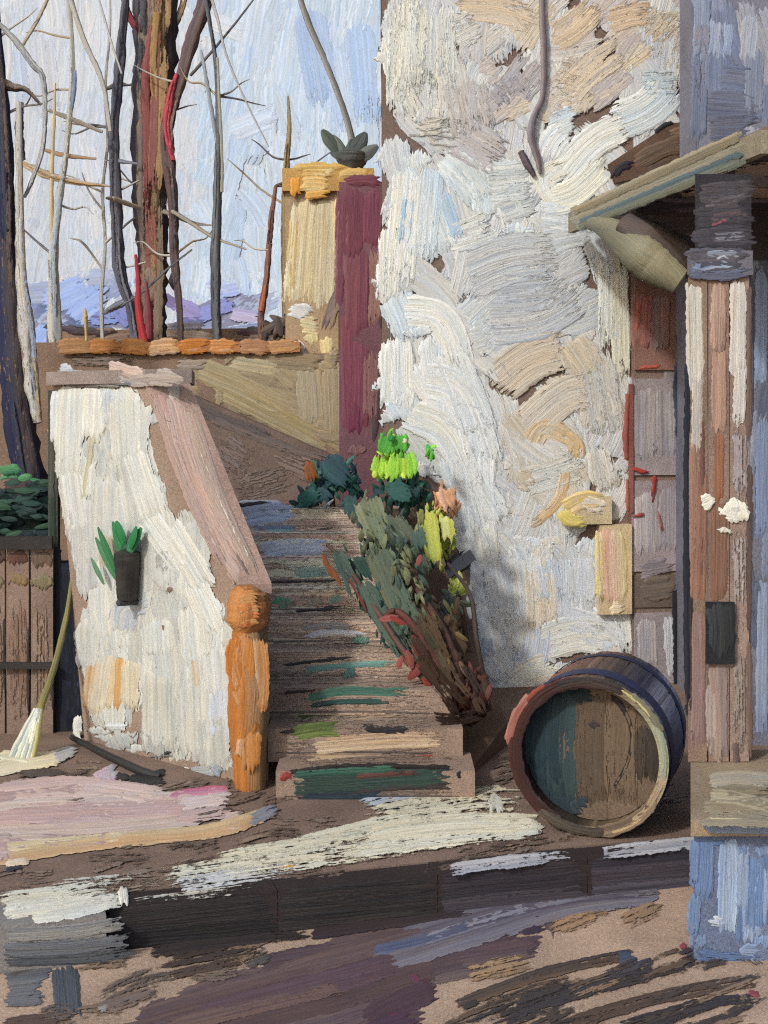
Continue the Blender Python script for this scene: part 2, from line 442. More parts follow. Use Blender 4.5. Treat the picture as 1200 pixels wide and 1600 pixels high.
# ------------------------------------------------------------------ sky and hills
sky = Part('sky', None, kind='structure')
SK = Plane((0, 45, 0), (0, -1, 0), KS)
a, b = at(-1500, 700, 45.03), at(2700, -1500, 45.03)
sky.add([(a[0], 45.03, -6), (b[0], 45.03, -6), (b[0], 45.03, b[2]), (a[0], 45.03, b[2])], [[0, 1, 2, 3]], lin('c6ccd2'), mat=0)
SP1 = ['c3c6ca', 'c8cacd', 'c0c5cb', 'c7ccd1/bfc6cd', 'cccdce']
SP2 = ['bac7d3', 'c0ccd6', 'b5c5d6/c0cdd8', 'c5ced4', 'b8c6d5']
sky.fill(SK, [(-260, -160), (330, -160), (330, 640), (-260, 640)], SP1, 60, 200, 95, 10, 5, ld=1.0, th=0.35, dry=0.4, off=.1)
sky.fill(SK, [(290, -160), (700, -160), (700, 640), (290, 640)], SP2 + ['c7d0da'], 60, 190, 97, 10, 5, ld=1.0, th=0.35, dry=0.4, off=.1)
sky.fill(SK, [(300, 250), (470, 250), (470, 480), (300, 480)], ['c3ced8', 'cdd5db', 'bfcad6'], 36, 110, 80, 25, 1.6, ld=.8, dry=0.4, th=.4, off=.2)
sky.fill(SK, [(40, 330), (190, 330), (190, 450), (40, 450)], ['c9c9cb', 'd0cfcd', 'bfc2c9'], 30, 90, 125, 20, 1.6, ld=.8, dry=0.4, th=.4, off=.2)
for c, w, p in (('a7b9d3', 60, (480, 0, 510, 180)), ('afc1da', 50, (560, 20, 575, 210)), ('b9c8dc', 46, (520, 60, 545, 220)),
                ('cfd3d6', 34, (300, 20, 400, 60)), ('c6ced8', 44, (350, 210, 450, 170)), ('bcc7d2', 30, (430, 130, 470, 240)),
                ('c2c4c9', 50, (60, 40, 75, 200)), ('cccdd0', 40, (130, 210, 150, 330)), ('b8c0cd', 30, (30, 60, 40, 180))):
    sky.stroke(SK, c, w, *p, ld=0.8, dry=0.4, th=.4, off=.25)
sky.build()

hills = Part('hills', None, kind='structure')
xs = np.linspace(-22, 14, 49); ys = np.linspace(26, 42, 9)
ridge = 1.8 + 2.35 + 0.55 * np.sin(xs * 0.55 + 1.0) + 0.35 * np.sin(xs * 1.3)
G = np.zeros((len(ys), len(xs), 3))
for i, y in enumerate(ys):
    f = math.sin(min(1, i / 4.0) * math.pi / 2) if i <= 4 else math.cos((i - 4) / 4.0 * math.pi / 2)
    G[i, :, 0] = xs; G[i, :, 1] = y; G[i, :, 2] = -1 + (ridge + 1) * f
hills.addgrid(G, np.repeat(np.repeat(lin('7d86a3')[None, None], 9, 0), 49, 1), G * 3, np.ones((9, 49)), mat=0, flip=False)
HL = Plane((0, 26.2, 1.0), (0, -0.75, 0.35), KS)
HL.p = np.array([0, 27.5, 2.6])
hills.fill(HL, [(-260, 470), (100, 450), (130, 430), (180, 425), (260, 440), (420, 455), (620, 470), (620, 640), (-260, 640)],
           ['929bb2', '828aa6', '9ba2b4', '7d7b90', 'a3a9ba/868aa2'], 30, 80, -15, 40, 2.4, ld=.8, dry=0.4, th=.4, off=.2)
for c, w, p in (('93a5cd', 46, (60, 480, 150, 440)), ('8ea0ca', 46, (100, 500, 175, 450)), ('7176a6', 30, (170, 470, 220, 520)), ('8a7fa8', 28, (260, 470, 330, 500)),
                ('7f83b3', 26, (300, 500, 380, 470)), ('9ba6cb', 22, (330, 460, 385, 450)), ('6b5f86', 18, (240, 455, 310, 500)), ('5f6088', 14, (270, 505, 330, 500)),
                ('a59cb4', 22, (350, 490, 420, 500)), ('8da2cc', 40, (40, 560, 90, 500)), ('8fa4cc', 34, (60, 585, 70, 520)), ('7583b3', 24, (130, 500, 200, 495)),
                ('5c5f86', 8, (120, 493, 180, 500)), ('a9b0c9', 20, (310, 440, 380, 455))):
    hills.stroke(HL, c, w, *p, ld=.8, dry=0.35, th=.5)
hills.build()

# ------------------------------------------------------------------ ground sheet, terrace, pavement, road
gr = Part('ground', None, kind='structure')
gr.add([(-150, -60, -0.165), (150, -60, -0.165), (150, 150, -0.165), (-150, 150, -0.165)], [[0, 1, 2, 3]], lin('86705f'))
gr.build()

terrace = Part('terrace', None, kind='structure')
terrace.prism([(-2.75, 9.32), (0.35, 9.32), (0.35, 24), (-2.75, 24)], -0.16, 2.28, '86705f')
terrace.prism([(-14, 10.0), (-2.75, 10.0), (-2.75, 24), (-14, 24)], -0.16, 2.02, '86705f')
terrace.prism([(-2.74, 10.6), (0.34, 10.6), (0.34, 12), (-2.74, 12)], 2.2, [2.44, 2.48, 2.5, 2.46], '86705f')
TF = Plane((0, 10.6, 0), (0, -1, 0), KF)
terrace.fill(TF, [(95, 515), (600, 512), (600, 550), (95, 550)], ['8d7666', '7f6a5c', '9b8574'], 18, 60, 0, 10, 1.2)
for c, w, p in (('453a3c', 13, (100, 516, 190, 522)), ('4a4046', 11, (60, 508, 150, 520)), ('5a4249', 12, (365, 520, 440, 518)), ('4c4444', 10, (380, 512, 430, 524)),
                ('9e8a78', 16, (250, 520, 360, 528)), ('8f8a93', 14, (250, 512, 330, 508))):
    terrace.stroke(TF, c, w, *p)
TL = Plane((0, 9.98, 0), (0, -1, 0), KF)
terrace.fill(TL, [(-200, 585), (100, 585), (100, 800), (-200, 800)], ['8b7767', '8e8a90', '7b6d66', '9a9aa2'], 26, 90, 90, 12, 1.1)
terrace.stroke(TL, '9aa0ab/8b8f9c', 34, 62, 590, 66, 660)
terrace.build()

RO = Plane((0, 0, -0.15), (0, 0, 1), KR)
road = Part('road', None, kind='structure')
road.add([(-9, -3, -0.15), (9, -3, -0.15), (9, 8, -0.15), (-9, 8, -0.15)], [[0, 1, 2, 3]], lin('b39a84'))
PU = ['645352', '5a4a4d', '6d5c58', '5c4a50/6f5e5a']  # purple-brown tones paint the foreground shade into the road
road.fill(RO, [(230, 1590), (420, 1500), (640, 1445), (860, 1400), (860, 1475), (700, 1525), (650, 1640), (130, 1640)], PU, 44, 220, -14, 6, 5.0, ld=0.95, th=.8)
road.fill(RO, [(60, 1500), (250, 1490), (500, 1450), (500, 1480), (200, 1600), (0, 1640), (0, 1500)], ['8a735e', '6d6058', '7b6b60', '5f5853'], 24, 110, -12, 8, 0.9, ld=0.6, dry=0.6)
for c, w, p, l in (('5e5e63/77777a', 30, (0, 1530, 90, 1518), .8), ('545960', 40, (100, 1505, 108, 1600), .9), ('6f6e70', 36, (0, 1560, 75, 1552), .7), ('5a4b44', 26, (0, 1605, 130, 1590), .6),
                ('7b6a60', 22, (150, 1580, 260, 1545), .6), ('9a9694', 12, (150, 1583, 175, 1570), .7), ('3c3838', 14, (130, 1515, 200, 1490), .8),
                ('6f5c58/5c4a4c', 46, (210, 1600, 430, 1540, 640, 1490), .9), ('5a4848', 44, (330, 1610, 520, 1560, 690, 1510), .95), ('523f46', 40, (560, 1600, 640, 1560, 690, 1540), .95),
                ('665452', 34, (430, 1525, 620, 1475, 800, 1440), .9), ('77747f/8b8792', 26, (640, 1470, 740, 1440, 860, 1395, 960, 1360), .85), ('82828c/5d6175', 24, (620, 1500, 720, 1470, 820, 1435), .8),
                ('6a6d80', 24, (780, 1425, 900, 1385, 1030, 1362), .85), ('585e75', 22, (570, 1492, 640, 1478, 740, 1450), .8), ('7d7a82', 18, (760, 1395, 900, 1372, 1000, 1352), .75),
                ('403745', 24, (800, 1455, 860, 1440), .8), ('4f4d55', 22, (1020, 1330, 1035, 1370), .85),
                ('4b4443/6a5646', 20, (700, 1575, 860, 1520, 1000, 1490), .62), ('453f40', 24, (760, 1600, 930, 1545, 1120, 1500), .6), ('4d4a4f', 18, (850, 1560, 960, 1525, 1030, 1500), .62),
                ('5a4a40', 24, (860, 1610, 1030, 1560, 1200, 1530), .6), ('3f3a3c', 18, (960, 1605, 1100, 1570, 1200, 1560), .62), ('4c5566', 26, (960, 1505, 1000, 1490), .7),
                ('5b5a60', 24, (1060, 1500, 1130, 1480, 1200, 1510), .65), ('8e4a55', 10, (1060, 1478, 1075, 1480), .9), ('8e4550', 10, (1165, 1552, 1190, 1556), .9),
                ('5b3146', 22, (600, 1590, 650, 1600), .95), ('6a3f52', 14, (640, 1520, 660, 1545), .9), ('6a3f52', 12, (700, 1440, 720, 1460), .9),
                ('a98a6c', 30, (850, 1460, 960, 1420), .5), ('a68869', 34, (720, 1530, 840, 1500), .5), ('a3866a', 30, (960, 1450, 1050, 1410), .5)):
    road.stroke(RO, c, w, *p, ld=l + .12, th=1.2, dry=.3)
for c, w, p, l in (('6a6168/7f7a82', 50, (560, 1512, 720, 1462, 880, 1412, 1040, 1392), .95), ('75707a/5f5864', 40, (620, 1470, 780, 1425, 900, 1398, 1030, 1388), .9), ('8a8790', 20, (640, 1478, 740, 1446, 850, 1412), .8), ('5c6076', 18, (570, 1490, 650, 1474, 760, 1440), .85), ('7d7c86', 22, (800, 1432, 900, 1400, 1000, 1388), .7),
                   ('3d3534', 26, (230, 1488, 340, 1472, 500, 1458), .75), ('4a3f3a', 22, (240, 1508, 340, 1492, 430, 1478), .6), ('57483f', 18, (250, 1530, 330, 1512, 400, 1500), .55), ('403638', 22, (480, 1462, 620, 1440, 760, 1420), .8),
                   ('5e4a50', 40, (300, 1590, 480, 1545, 650, 1500), .9), ('6e5852', 26, (250, 1610, 420, 1570, 560, 1540), .8), ('4e3a48', 30, (560, 1620, 660, 1590), .9)):
    road.stroke(RO, c, w, *p, ld=l + .05, th=1.2, dry=.35)
road.fill(RO, [(640, 1620), (760, 1560), (1080, 1480), (1240, 1520), (1240, 1640), (640, 1640)], ['504640', '463f3e', '6b5a4c', '8c7460'], 13, 150, -20, 4, 1.6, ld=0.62, dry=0.4, th=1.2)
road.build()

# pavement slab (one sheet), the kerb is built of single stones
kA = np.array([-1.35, 4.59]); kB = np.array([1.035, 5.28]); kd = (kB - kA) / np.linalg.norm(kB - kA); kn = np.array([kd[1], -kd[0]])
def kp(t, o=0.0): return tuple(kA + kd * t + kn * o)
pav = Part('pavement', None, kind='structure')
pav.prism([kp(-3.2, -0.16), kp(4.2, -0.16), (4.0, 12), (-6, 12)], -0.16, 0.0, '816d60')
PV = Plane((0, 0, 0.0), (0, 0, 1), KG)
pav.fill(PV, [(-60, 1160), (440, 1230), (800, 1180), (1080, 1200), (1080, 1320), (-60, 1430)], ['6d5b50', '8b776a', '7a685c', '5f5048', '94806f'], 22, 90, -5, 12, 1.4, ld=.5, th=.8, dry=.5)
pav.fill(PV, [(-60, 1215), (360, 1240), (400, 1285), (-60, 1345)], ['c3aaa4', 'b89d98', 'cbb6ac', 'bda79f/d0bcae'], 24, 190, -4, 3, 2.2, ld=0.95, th=2.0)
for c, w, p, l in (('d8ccae', 26, (-20, 1205, 60, 1190, 105, 1185), .85), ('dcd5b8', 20, (-10, 1182, 60, 1188), .85), ('b7b4b2', 22, (75, 1188, 130, 1172), .7), ('554b47', 14, (20, 1212, 120, 1208), .6),  # cream strokes paint sunlit strips into the pavement colour
                ('c6aba5/d2bcb2', 34, (-20, 1245, 120, 1232, 270, 1250), .95), ('bfa29d', 34, (-20, 1275, 150, 1270, 330, 1262), .95), ('cdb8ab', 30, (-20, 1305, 140, 1300, 330, 1280), .95),
                ('d2b98f/c9a57c', 22, (-20, 1345, 160, 1318, 330, 1300, 420, 1272), .95), ('d9c7a2', 18, (-20, 1330, 100, 1318, 220, 1308), .9), ('e0cdb4', 12, (0, 1352, 60, 1345), .9),
                ('8d8f98', 20, (370, 1292, 410, 1275, 440, 1262), .7), ('b6b0b2', 22, (150, 1222, 190, 1200), .75), ('c2a8b2', 24, (140, 1225, 185, 1205), .8),
                ('b35a7a/cf9aae', 15, (250, 1252, 300, 1240, 368, 1236), 1.0), ('cdbcb8', 22, (265, 1262, 370, 1248), .8), ('584f4d', 16, (290, 1285, 370, 1268), .55),
                ('3b3b42', 10, (0, 1365, 50, 1352), .7), ('26272b', 24, (188, 1226, 230, 1220, 270, 1212), .85), ('2c2b2e', 12, (170, 1218, 215, 1214), .7),
                ('b8bcc0', 24, (555, 1258, 640, 1240, 720, 1232), .72), ('d9d2b8', 30, (560, 1272, 680, 1258, 800, 1232), .62), ('dfd8be', 26, (430, 1330, 600, 1290, 700, 1272), .66),
                ('e2d9bd', 36, (540, 1312, 690, 1292, 850, 1288), .85), ('e3dcc3', 30, (240, 1372, 400, 1350, 560, 1328), .62), ('dcd3b6', 26, (330, 1345, 480, 1322, 620, 1305), .66),
                ('dad6c8', 26, (770, 1235, 780, 1290), .7), ('e4dfca', 30, (760, 1305, 860, 1290), .8), ('cfcfcb', 30, (260, 1390, 360, 1375, 480, 1358), .62),
                ('e4dcc2', 34, (300, 1368, 480, 1345, 700, 1318), .6), ('e6dfc8', 30, (520, 1338, 680, 1316, 850, 1300), .7), ('ddd5bb', 26, (560, 1262, 700, 1246, 840, 1240), .6), ('e0d8be', 24, (620, 1282, 740, 1268, 830, 1262), .6), ('d5d0c2', 22, (60, 1392, 160, 1380, 260, 1372), .5),
                ('d7a24f', 8, (420, 1362, 480, 1352), .6)):
    pav.stroke(PV, c, w, *p, ld=l + (.1 if p[1] < 1350 and p[0] < 300 else .0), th=2.4, dry=.3)
pav.build()

kerb = Part('kerb', None, kind='structure')
kerb.prism([kp(-3.2, -0.15), kp(4.2, -0.15), kp(4.2, -0.10), kp(-3.2, -0.10)][::-1], -0.155, -0.03, '3a3231')
kerb_o = kerb.build()
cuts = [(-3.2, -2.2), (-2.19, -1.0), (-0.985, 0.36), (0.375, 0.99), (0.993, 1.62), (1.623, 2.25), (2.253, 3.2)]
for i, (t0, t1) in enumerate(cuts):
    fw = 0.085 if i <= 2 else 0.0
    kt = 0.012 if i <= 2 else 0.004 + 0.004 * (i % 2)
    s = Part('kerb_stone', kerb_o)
    s.prism([kp(t0, -0.13), kp(t0, fw), kp(t1, fw), kp(t1, -0.13)], -0.155, kt, '3a3231' if i > 2 else '85807c')  # shadowed stones based near-black, the lit left ones grey
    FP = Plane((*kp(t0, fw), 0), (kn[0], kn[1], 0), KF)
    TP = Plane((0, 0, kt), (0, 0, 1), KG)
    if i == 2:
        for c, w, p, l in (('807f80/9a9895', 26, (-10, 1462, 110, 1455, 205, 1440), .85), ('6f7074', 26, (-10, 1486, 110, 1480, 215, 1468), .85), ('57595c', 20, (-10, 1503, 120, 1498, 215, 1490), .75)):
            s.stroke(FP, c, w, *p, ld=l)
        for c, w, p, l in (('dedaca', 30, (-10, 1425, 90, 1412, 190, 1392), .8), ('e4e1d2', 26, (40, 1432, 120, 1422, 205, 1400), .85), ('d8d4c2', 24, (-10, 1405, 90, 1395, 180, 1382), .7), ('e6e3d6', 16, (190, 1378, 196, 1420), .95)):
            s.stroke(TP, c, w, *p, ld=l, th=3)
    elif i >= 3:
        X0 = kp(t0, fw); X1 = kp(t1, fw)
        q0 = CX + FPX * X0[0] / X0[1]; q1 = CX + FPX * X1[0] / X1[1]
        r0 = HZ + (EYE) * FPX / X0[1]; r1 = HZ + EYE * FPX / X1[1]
        dk = ['2b2829', '332e2e', '2e2b2c/3c3533'] if i < 5 else ['3b3438', '4a4349', '37333a/5b5560']  # near-black tones paint these kerb faces as lying in shadow
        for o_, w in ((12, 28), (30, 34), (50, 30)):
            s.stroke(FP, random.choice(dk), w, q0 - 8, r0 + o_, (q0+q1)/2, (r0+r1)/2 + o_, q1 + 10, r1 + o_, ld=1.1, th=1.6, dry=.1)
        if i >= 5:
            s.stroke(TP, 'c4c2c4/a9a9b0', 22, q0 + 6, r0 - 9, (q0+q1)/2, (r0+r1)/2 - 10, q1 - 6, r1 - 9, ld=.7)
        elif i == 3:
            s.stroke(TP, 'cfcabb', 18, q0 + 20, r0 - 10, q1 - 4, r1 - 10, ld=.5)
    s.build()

# ------------------------------------------------------------------ white house
house = thing('white_house', 'tall cream-white plastered house wall with tan patches, rising behind the stairs and barrel', 'house', (0.9, 8.45, 0))
H0 = np.array([-0.012, 8.35]); H1 = np.array([1.623, 8.60]); hd = (H1 - H0) / np.linalg.norm(H1 - H0)
hn = np.array([hd[1], -hd[0]])
HW = Plane((*H0, 0), (hn[0], hn[1], 0), KH)
wall = Part('wall', house)
e = H0 + hd * 2.9
wall.prism([tuple(H0), tuple(e), (e[0] + 0.2, 12.0), (H0[0] + 0.45, 12.0)], -0.02, 7.0, '7f6c61')
HP = [(606, -60), (1100, -60), (1100, 330), (978, 420), (978, 1050), (775, 1095), (740, 950), (690, 800), (604, 650)]
wall.fill(HW, HP, ['cfcfca', 'd3d2cc', 'cacac8'], 56, 120, 75, 40, 2.6, ld=0.9, th=1.0)
wall.fill(HW, [(606, -60), (760, -60), (760, 210), (606, 210)], ['d8d5c9', 'cfcbc2', 'dcd9cc', 'c9c4be'], 50, 130, 85, 15, 2.4, ld=.85, th=1.4)
wall.fill(HW, [(740, -60), (1090, -60), (1090, 110), (900, 180), (740, 200)], ['cdbfac', 'c9bcb0', 'd2c3aa', 'bfb5ae', 'd0c8bd'], 46, 100, -35, 30, 2.4, ld=.8, th=1.4)
wall.fill(HW, [(606, 215), (860, 260), (860, 360), (700, 400), (690, 520), (606, 640)], ['dbdfdb', 'd2dada', 'e0e2da', 'd5d9d6'], 50, 130, 70, 25, 2.4, ld=.95, th=1.6)
wall.fill(HW, [(700, 390), (930, 340), (950, 480), (900, 540), (740, 560), (690, 480)], ['c3c6c6', 'c0c2c3', 'c9cccb'], 60, 130, -30, 20, 2.8, ld=.95, th=1.2)
wall.fill(HW, [(610, 500), (720, 520), (780, 800), (780, 900), (700, 840), (606, 650)], ['dfe2dd', 'd8dcda', 'e4e5de', 'd5dadb'], 52, 140, 70, 20, 2.6, ld=.97, th=1.8)
wall.fill(HW, [(770, 560), (960, 500), (975, 760), (800, 830)], ['cdc3b2', 'cfcac0', 'c9bda9', 'd3cfc7'], 50, 110, 70, 45, 2.4, ld=.85, th=1.4)
wall.fill(HW, [(750, 830), (930, 830), (978, 960), (978, 1050), (780, 1090)], ['d6d8d8', 'dbdbd4', 'cfd3d7', 'd9d3c6'], 48, 110, 85, 18, 2.6, ld=.92, th=1.6)
WS = [  # upper storey
 ('dedbcb', 60, (642, -20, 632, 180), .8), ('d8d6cc', 52, (690, 0, 686, 170), .75), ('e2dfd0', 40, (625, 20, 622, 190), .85), ('d0cbc0', 60, (700, 60, 760, 30), .8),
 ('b9b2ae/c4bfb9', 74, (720, 110, 745, 235), .85), ('b3acab', 66, (790, 160, 850, 80), .8), ('bdb7b4', 70, (700, 200, 800, 262), .85), ('aea6a6', 56, (770, 120, 812, 170), .75),
 ('cdb79a/d9c7ae', 46, (705, 15, 780, 18, 860, 45), .9), ('d0bb9e', 50, (850, 70, 900, 40, 950, -10), .85), ('c6a888/d3bda0', 40, (935, 40, 985, 25, 1040, 20), .85),
 ('d3c3ac', 56, (870, 160, 920, 110, 990, 60), .85), ('cfc0a9', 56, (1000, 70, 1060, 5), .7), ('d8cfc0', 44, (1040, 120, 1072, -10), .55), ('d4ccc0', 44, (1075, 80, 1085, -20), .7), ('cbbba6', 54, (850, 110, 930, 130), .6),
 ('b59a80', 40, (850, 130, 900, 150), .5), ('c9b7ab', 48, (900, 180, 850, 150), .6),
 ('dfe3df/c9d4d8', 62, (950, 195, 1010, 170, 1060, 120), .95), ('c4ced3', 40, (985, 130, 1075, 130), .85), ('e3e2d6', 50, (865, 290, 930, 220, 1000, 190), .95), ('cfd9da/e1e1d6', 44, (850, 205, 880, 190, 910, 180), .9),
 ('e6e3d2', 46, (850, 318, 900, 300, 960, 240), 1.0), ('e2e5e0', 40, (845, 260, 870, 215, 900, 200), .95), ('e8e4d4', 34, (880, 330, 850, 280, 905, 255), .95),
 ('c3bdb3', 52, (620, 200, 760, 215), .55), ('d6cfbe', 30, (640, 205, 720, 190), .7),
 # middle
 ('e7e5d8', 50, (640, 240, 618, 480), .95), ('c4d2d8/e1e4df', 56, (668, 250, 652, 430), .95), ('a9c2d2', 20, (640, 290, 628, 400), .9), ('b3c8d6', 22, (688, 290, 722, 395), .95), ('cdd3d0', 60, (700, 245, 770, 330), .9),
 ('cfd2cd', 66, (740, 290, 850, 280), .85), ('c7cac6', 56, (760, 330, 850, 300), .9), ('d3d6d1', 50, (690, 380, 790, 345), .85),
 ('bfc0be', 88, (710, 440, 800, 405, 900, 400), .92), ('c1c3c4', 88, (740, 500, 840, 490, 920, 440), .92), ('c9cdcd', 66, (830, 370, 940, 350), .95), ('b8babc', 70, (760, 460, 890, 450), .9),
 ('d9dcd8', 42, (825, 330, 920, 360, 955, 470), 1.0), ('dcdcd0', 36, (950, 380, 952, 560), .95), ('d6d0ba/dfdcc9', 30, (965, 400, 972, 620), .95), ('dbcdb2', 22, (950, 380, 965, 440), .95),
 ('e4e4da', 56, (610, 485, 690, 500, 730, 600), 1.0), ('e8e6d9', 56, (618, 520, 622, 660), 1.0), ('e6e5d8', 36, (610, 350, 604, 490), 1.0), ('e2e3dc', 62, (640, 590, 720, 620, 770, 760), .98), ('dfe1dc', 60, (690, 520, 760, 700), .95),
 ('e5e5db', 50, (620, 640, 700, 680, 750, 800), .98), ('d5d8d6', 46, (700, 700, 745, 860), .9), ('dcded8', 44, (740, 740, 790, 830), .95), ('d2d6d6', 44, (680, 640, 760, 660), .9),
 ('b6b1ad', 46, (760, 560, 800, 620), .6), ('cbbeab', 76, (765, 610, 830, 560, 910, 540), .92), ('d2c4ac', 60, (880, 520, 935, 600), .9), ('d0c5b4', 66, (800, 690, 880, 620, 940, 610), .9),
 ('c9c4ba', 56, (930, 540, 955, 700), .85), ('d6d2c6', 50, (800, 760, 930, 720), .8), ('cdb592/d6c4a6', 34, (825, 705, 850, 670, 905, 690), .95), ('d4b88c', 28, (850, 665, 895, 690, 900, 730), .9),
 ('c9a678/d8c3a0', 20, (885, 710, 872, 780, 815, 832), .95), ('cdbfa8', 40, (800, 740, 850, 760), .8), ('d3d0c8', 44, (930, 690, 950, 780), .85),
 # lower
 ('d5d6d4', 66, (760, 850, 785, 1000), .92), ('dfdfd8', 56, (815, 850, 835, 960), .92), ('dcd8cc', 52, (780, 930, 800, 1040), .9), ('d0d3d6', 56, (900, 850, 905, 960), .9), ('c9cfd6', 40, (850, 860, 870, 960), .85),
 ('e0d5bf/d9c7b0/e2dccb', 48, (842, 870, 852, 1000), .95), ('dcc9ad', 16, (824, 870, 832, 1010), .9), ('e3e2d8', 62, (830, 1010, 900, 990, 975, 1000), .95), ('dadbd8', 56, (900, 950, 975, 1030), .95),
 ('d8dade', 46, (870, 960, 950, 985), .9), ('e6decb', 46, (785, 1080, 830, 1050, 880, 1035), 1.0), ('e6e4d8', 48, (745, 800, 765, 900), .98), ('e5dcc6', 34, (800, 1050, 890, 1060), 1.0), ('b5bcc6', 26, (752, 985, 762, 1040), .8),
 ('dfdfd6', 44, (760, 1010, 800, 1075), .95), ('e4e3da', 30, (960, 880, 978, 1040), .95)]
for c, w, p, l in WS:
    wall.stroke(HW, c, w * 1.08, *p, ld=l - .12, th=2.3, dry=.45)
wall_o = wall.build()

# proud stones in the plaster
HWs = Plane((*(H0 + hn * 0.05), 0), (hn[0], hn[1], 0), KF)
def wall_block(name, px0, px1, py0, py1, proud, cols, strokes, label):
    s = Part(name, wall_o, label=label)
    A = HW.hit(np.array([px0, py1], float)); B = HW.hit(np.array([px1, py0], float))
    s.prism([(A[0] + hn[0]*proud, A[1] + hn[1]*proud), (B[0] + hn[0]*proud, B[1] + hn[1]*proud), (B[0] - hn[0]*0.02, B[1] - hn[1]*0.02), (A[0] - hn[0]*0.02, A[1] - hn[1]*0.02)], A[2], B[2], cols)
    pl = Plane((A[0] + hn[0]*proud, A[1] + hn[1]*proud, 0), (hn[0], hn[1], 0), KF)
    for c, w, p in strokes: s.stroke(pl, c, w, *p, ld=1.0, th=3.2)
    return s.build()
wall_block('quoin_stone', 932, 982, 818, 958, 0.07, 'c9b48f', [('dcc982/e3c7ad/d9a98e/e0d3ae', 50, (952, 812, 960, 962)), ('e2cf86', 14, (936, 820, 940, 955)), ('e1cfae', 22, (945, 950, 985, 950))], 'yellow and salmon stone at the wall corner')
wall_block('stone_boss', 880, 950, 775, 818, 0.08, 'c8b894', [('dcc06e/ddc6a6', 30, (876, 800, 910, 782, 960, 785)), ('e3cf7a', 22, (872, 790, 890, 812, 925, 812)), ('d8cfc0', 24, (900, 778, 960, 800))], 'rounded yellowish stone sticking out of the plaster')

# hanging cable on the wall
cb = single('hanging_cable', 'thin purple-grey cable hanging down the upper white house wall', 'cable', tuple(HW.hit(np.array([835., 270.]))))
def onwall(px, py, o=0.03):
    p = HW.hit(np.array([px, py], float)); return p + np.array([hn[0], hn[1], 0]) * o
cb.tube([onwall(*q) for q in ((845, -60), (845, 20), (848, 90), (846, 150), (832, 185), (828, 215), (838, 250), (842, 272))], [.016, .02, .022, .018, .02, .026, .02, .012], '8d8484/6f6269/7d7074', lanes=8, ld=1.05, rough=.2)
cb.tube([onwall(*q) for q in ((812, 238), (822, 258), (833, 276))], [.02, .024, .014], '6a5c60/55484e', lanes=8, ld=1.0, rough=.2)
cb.build()
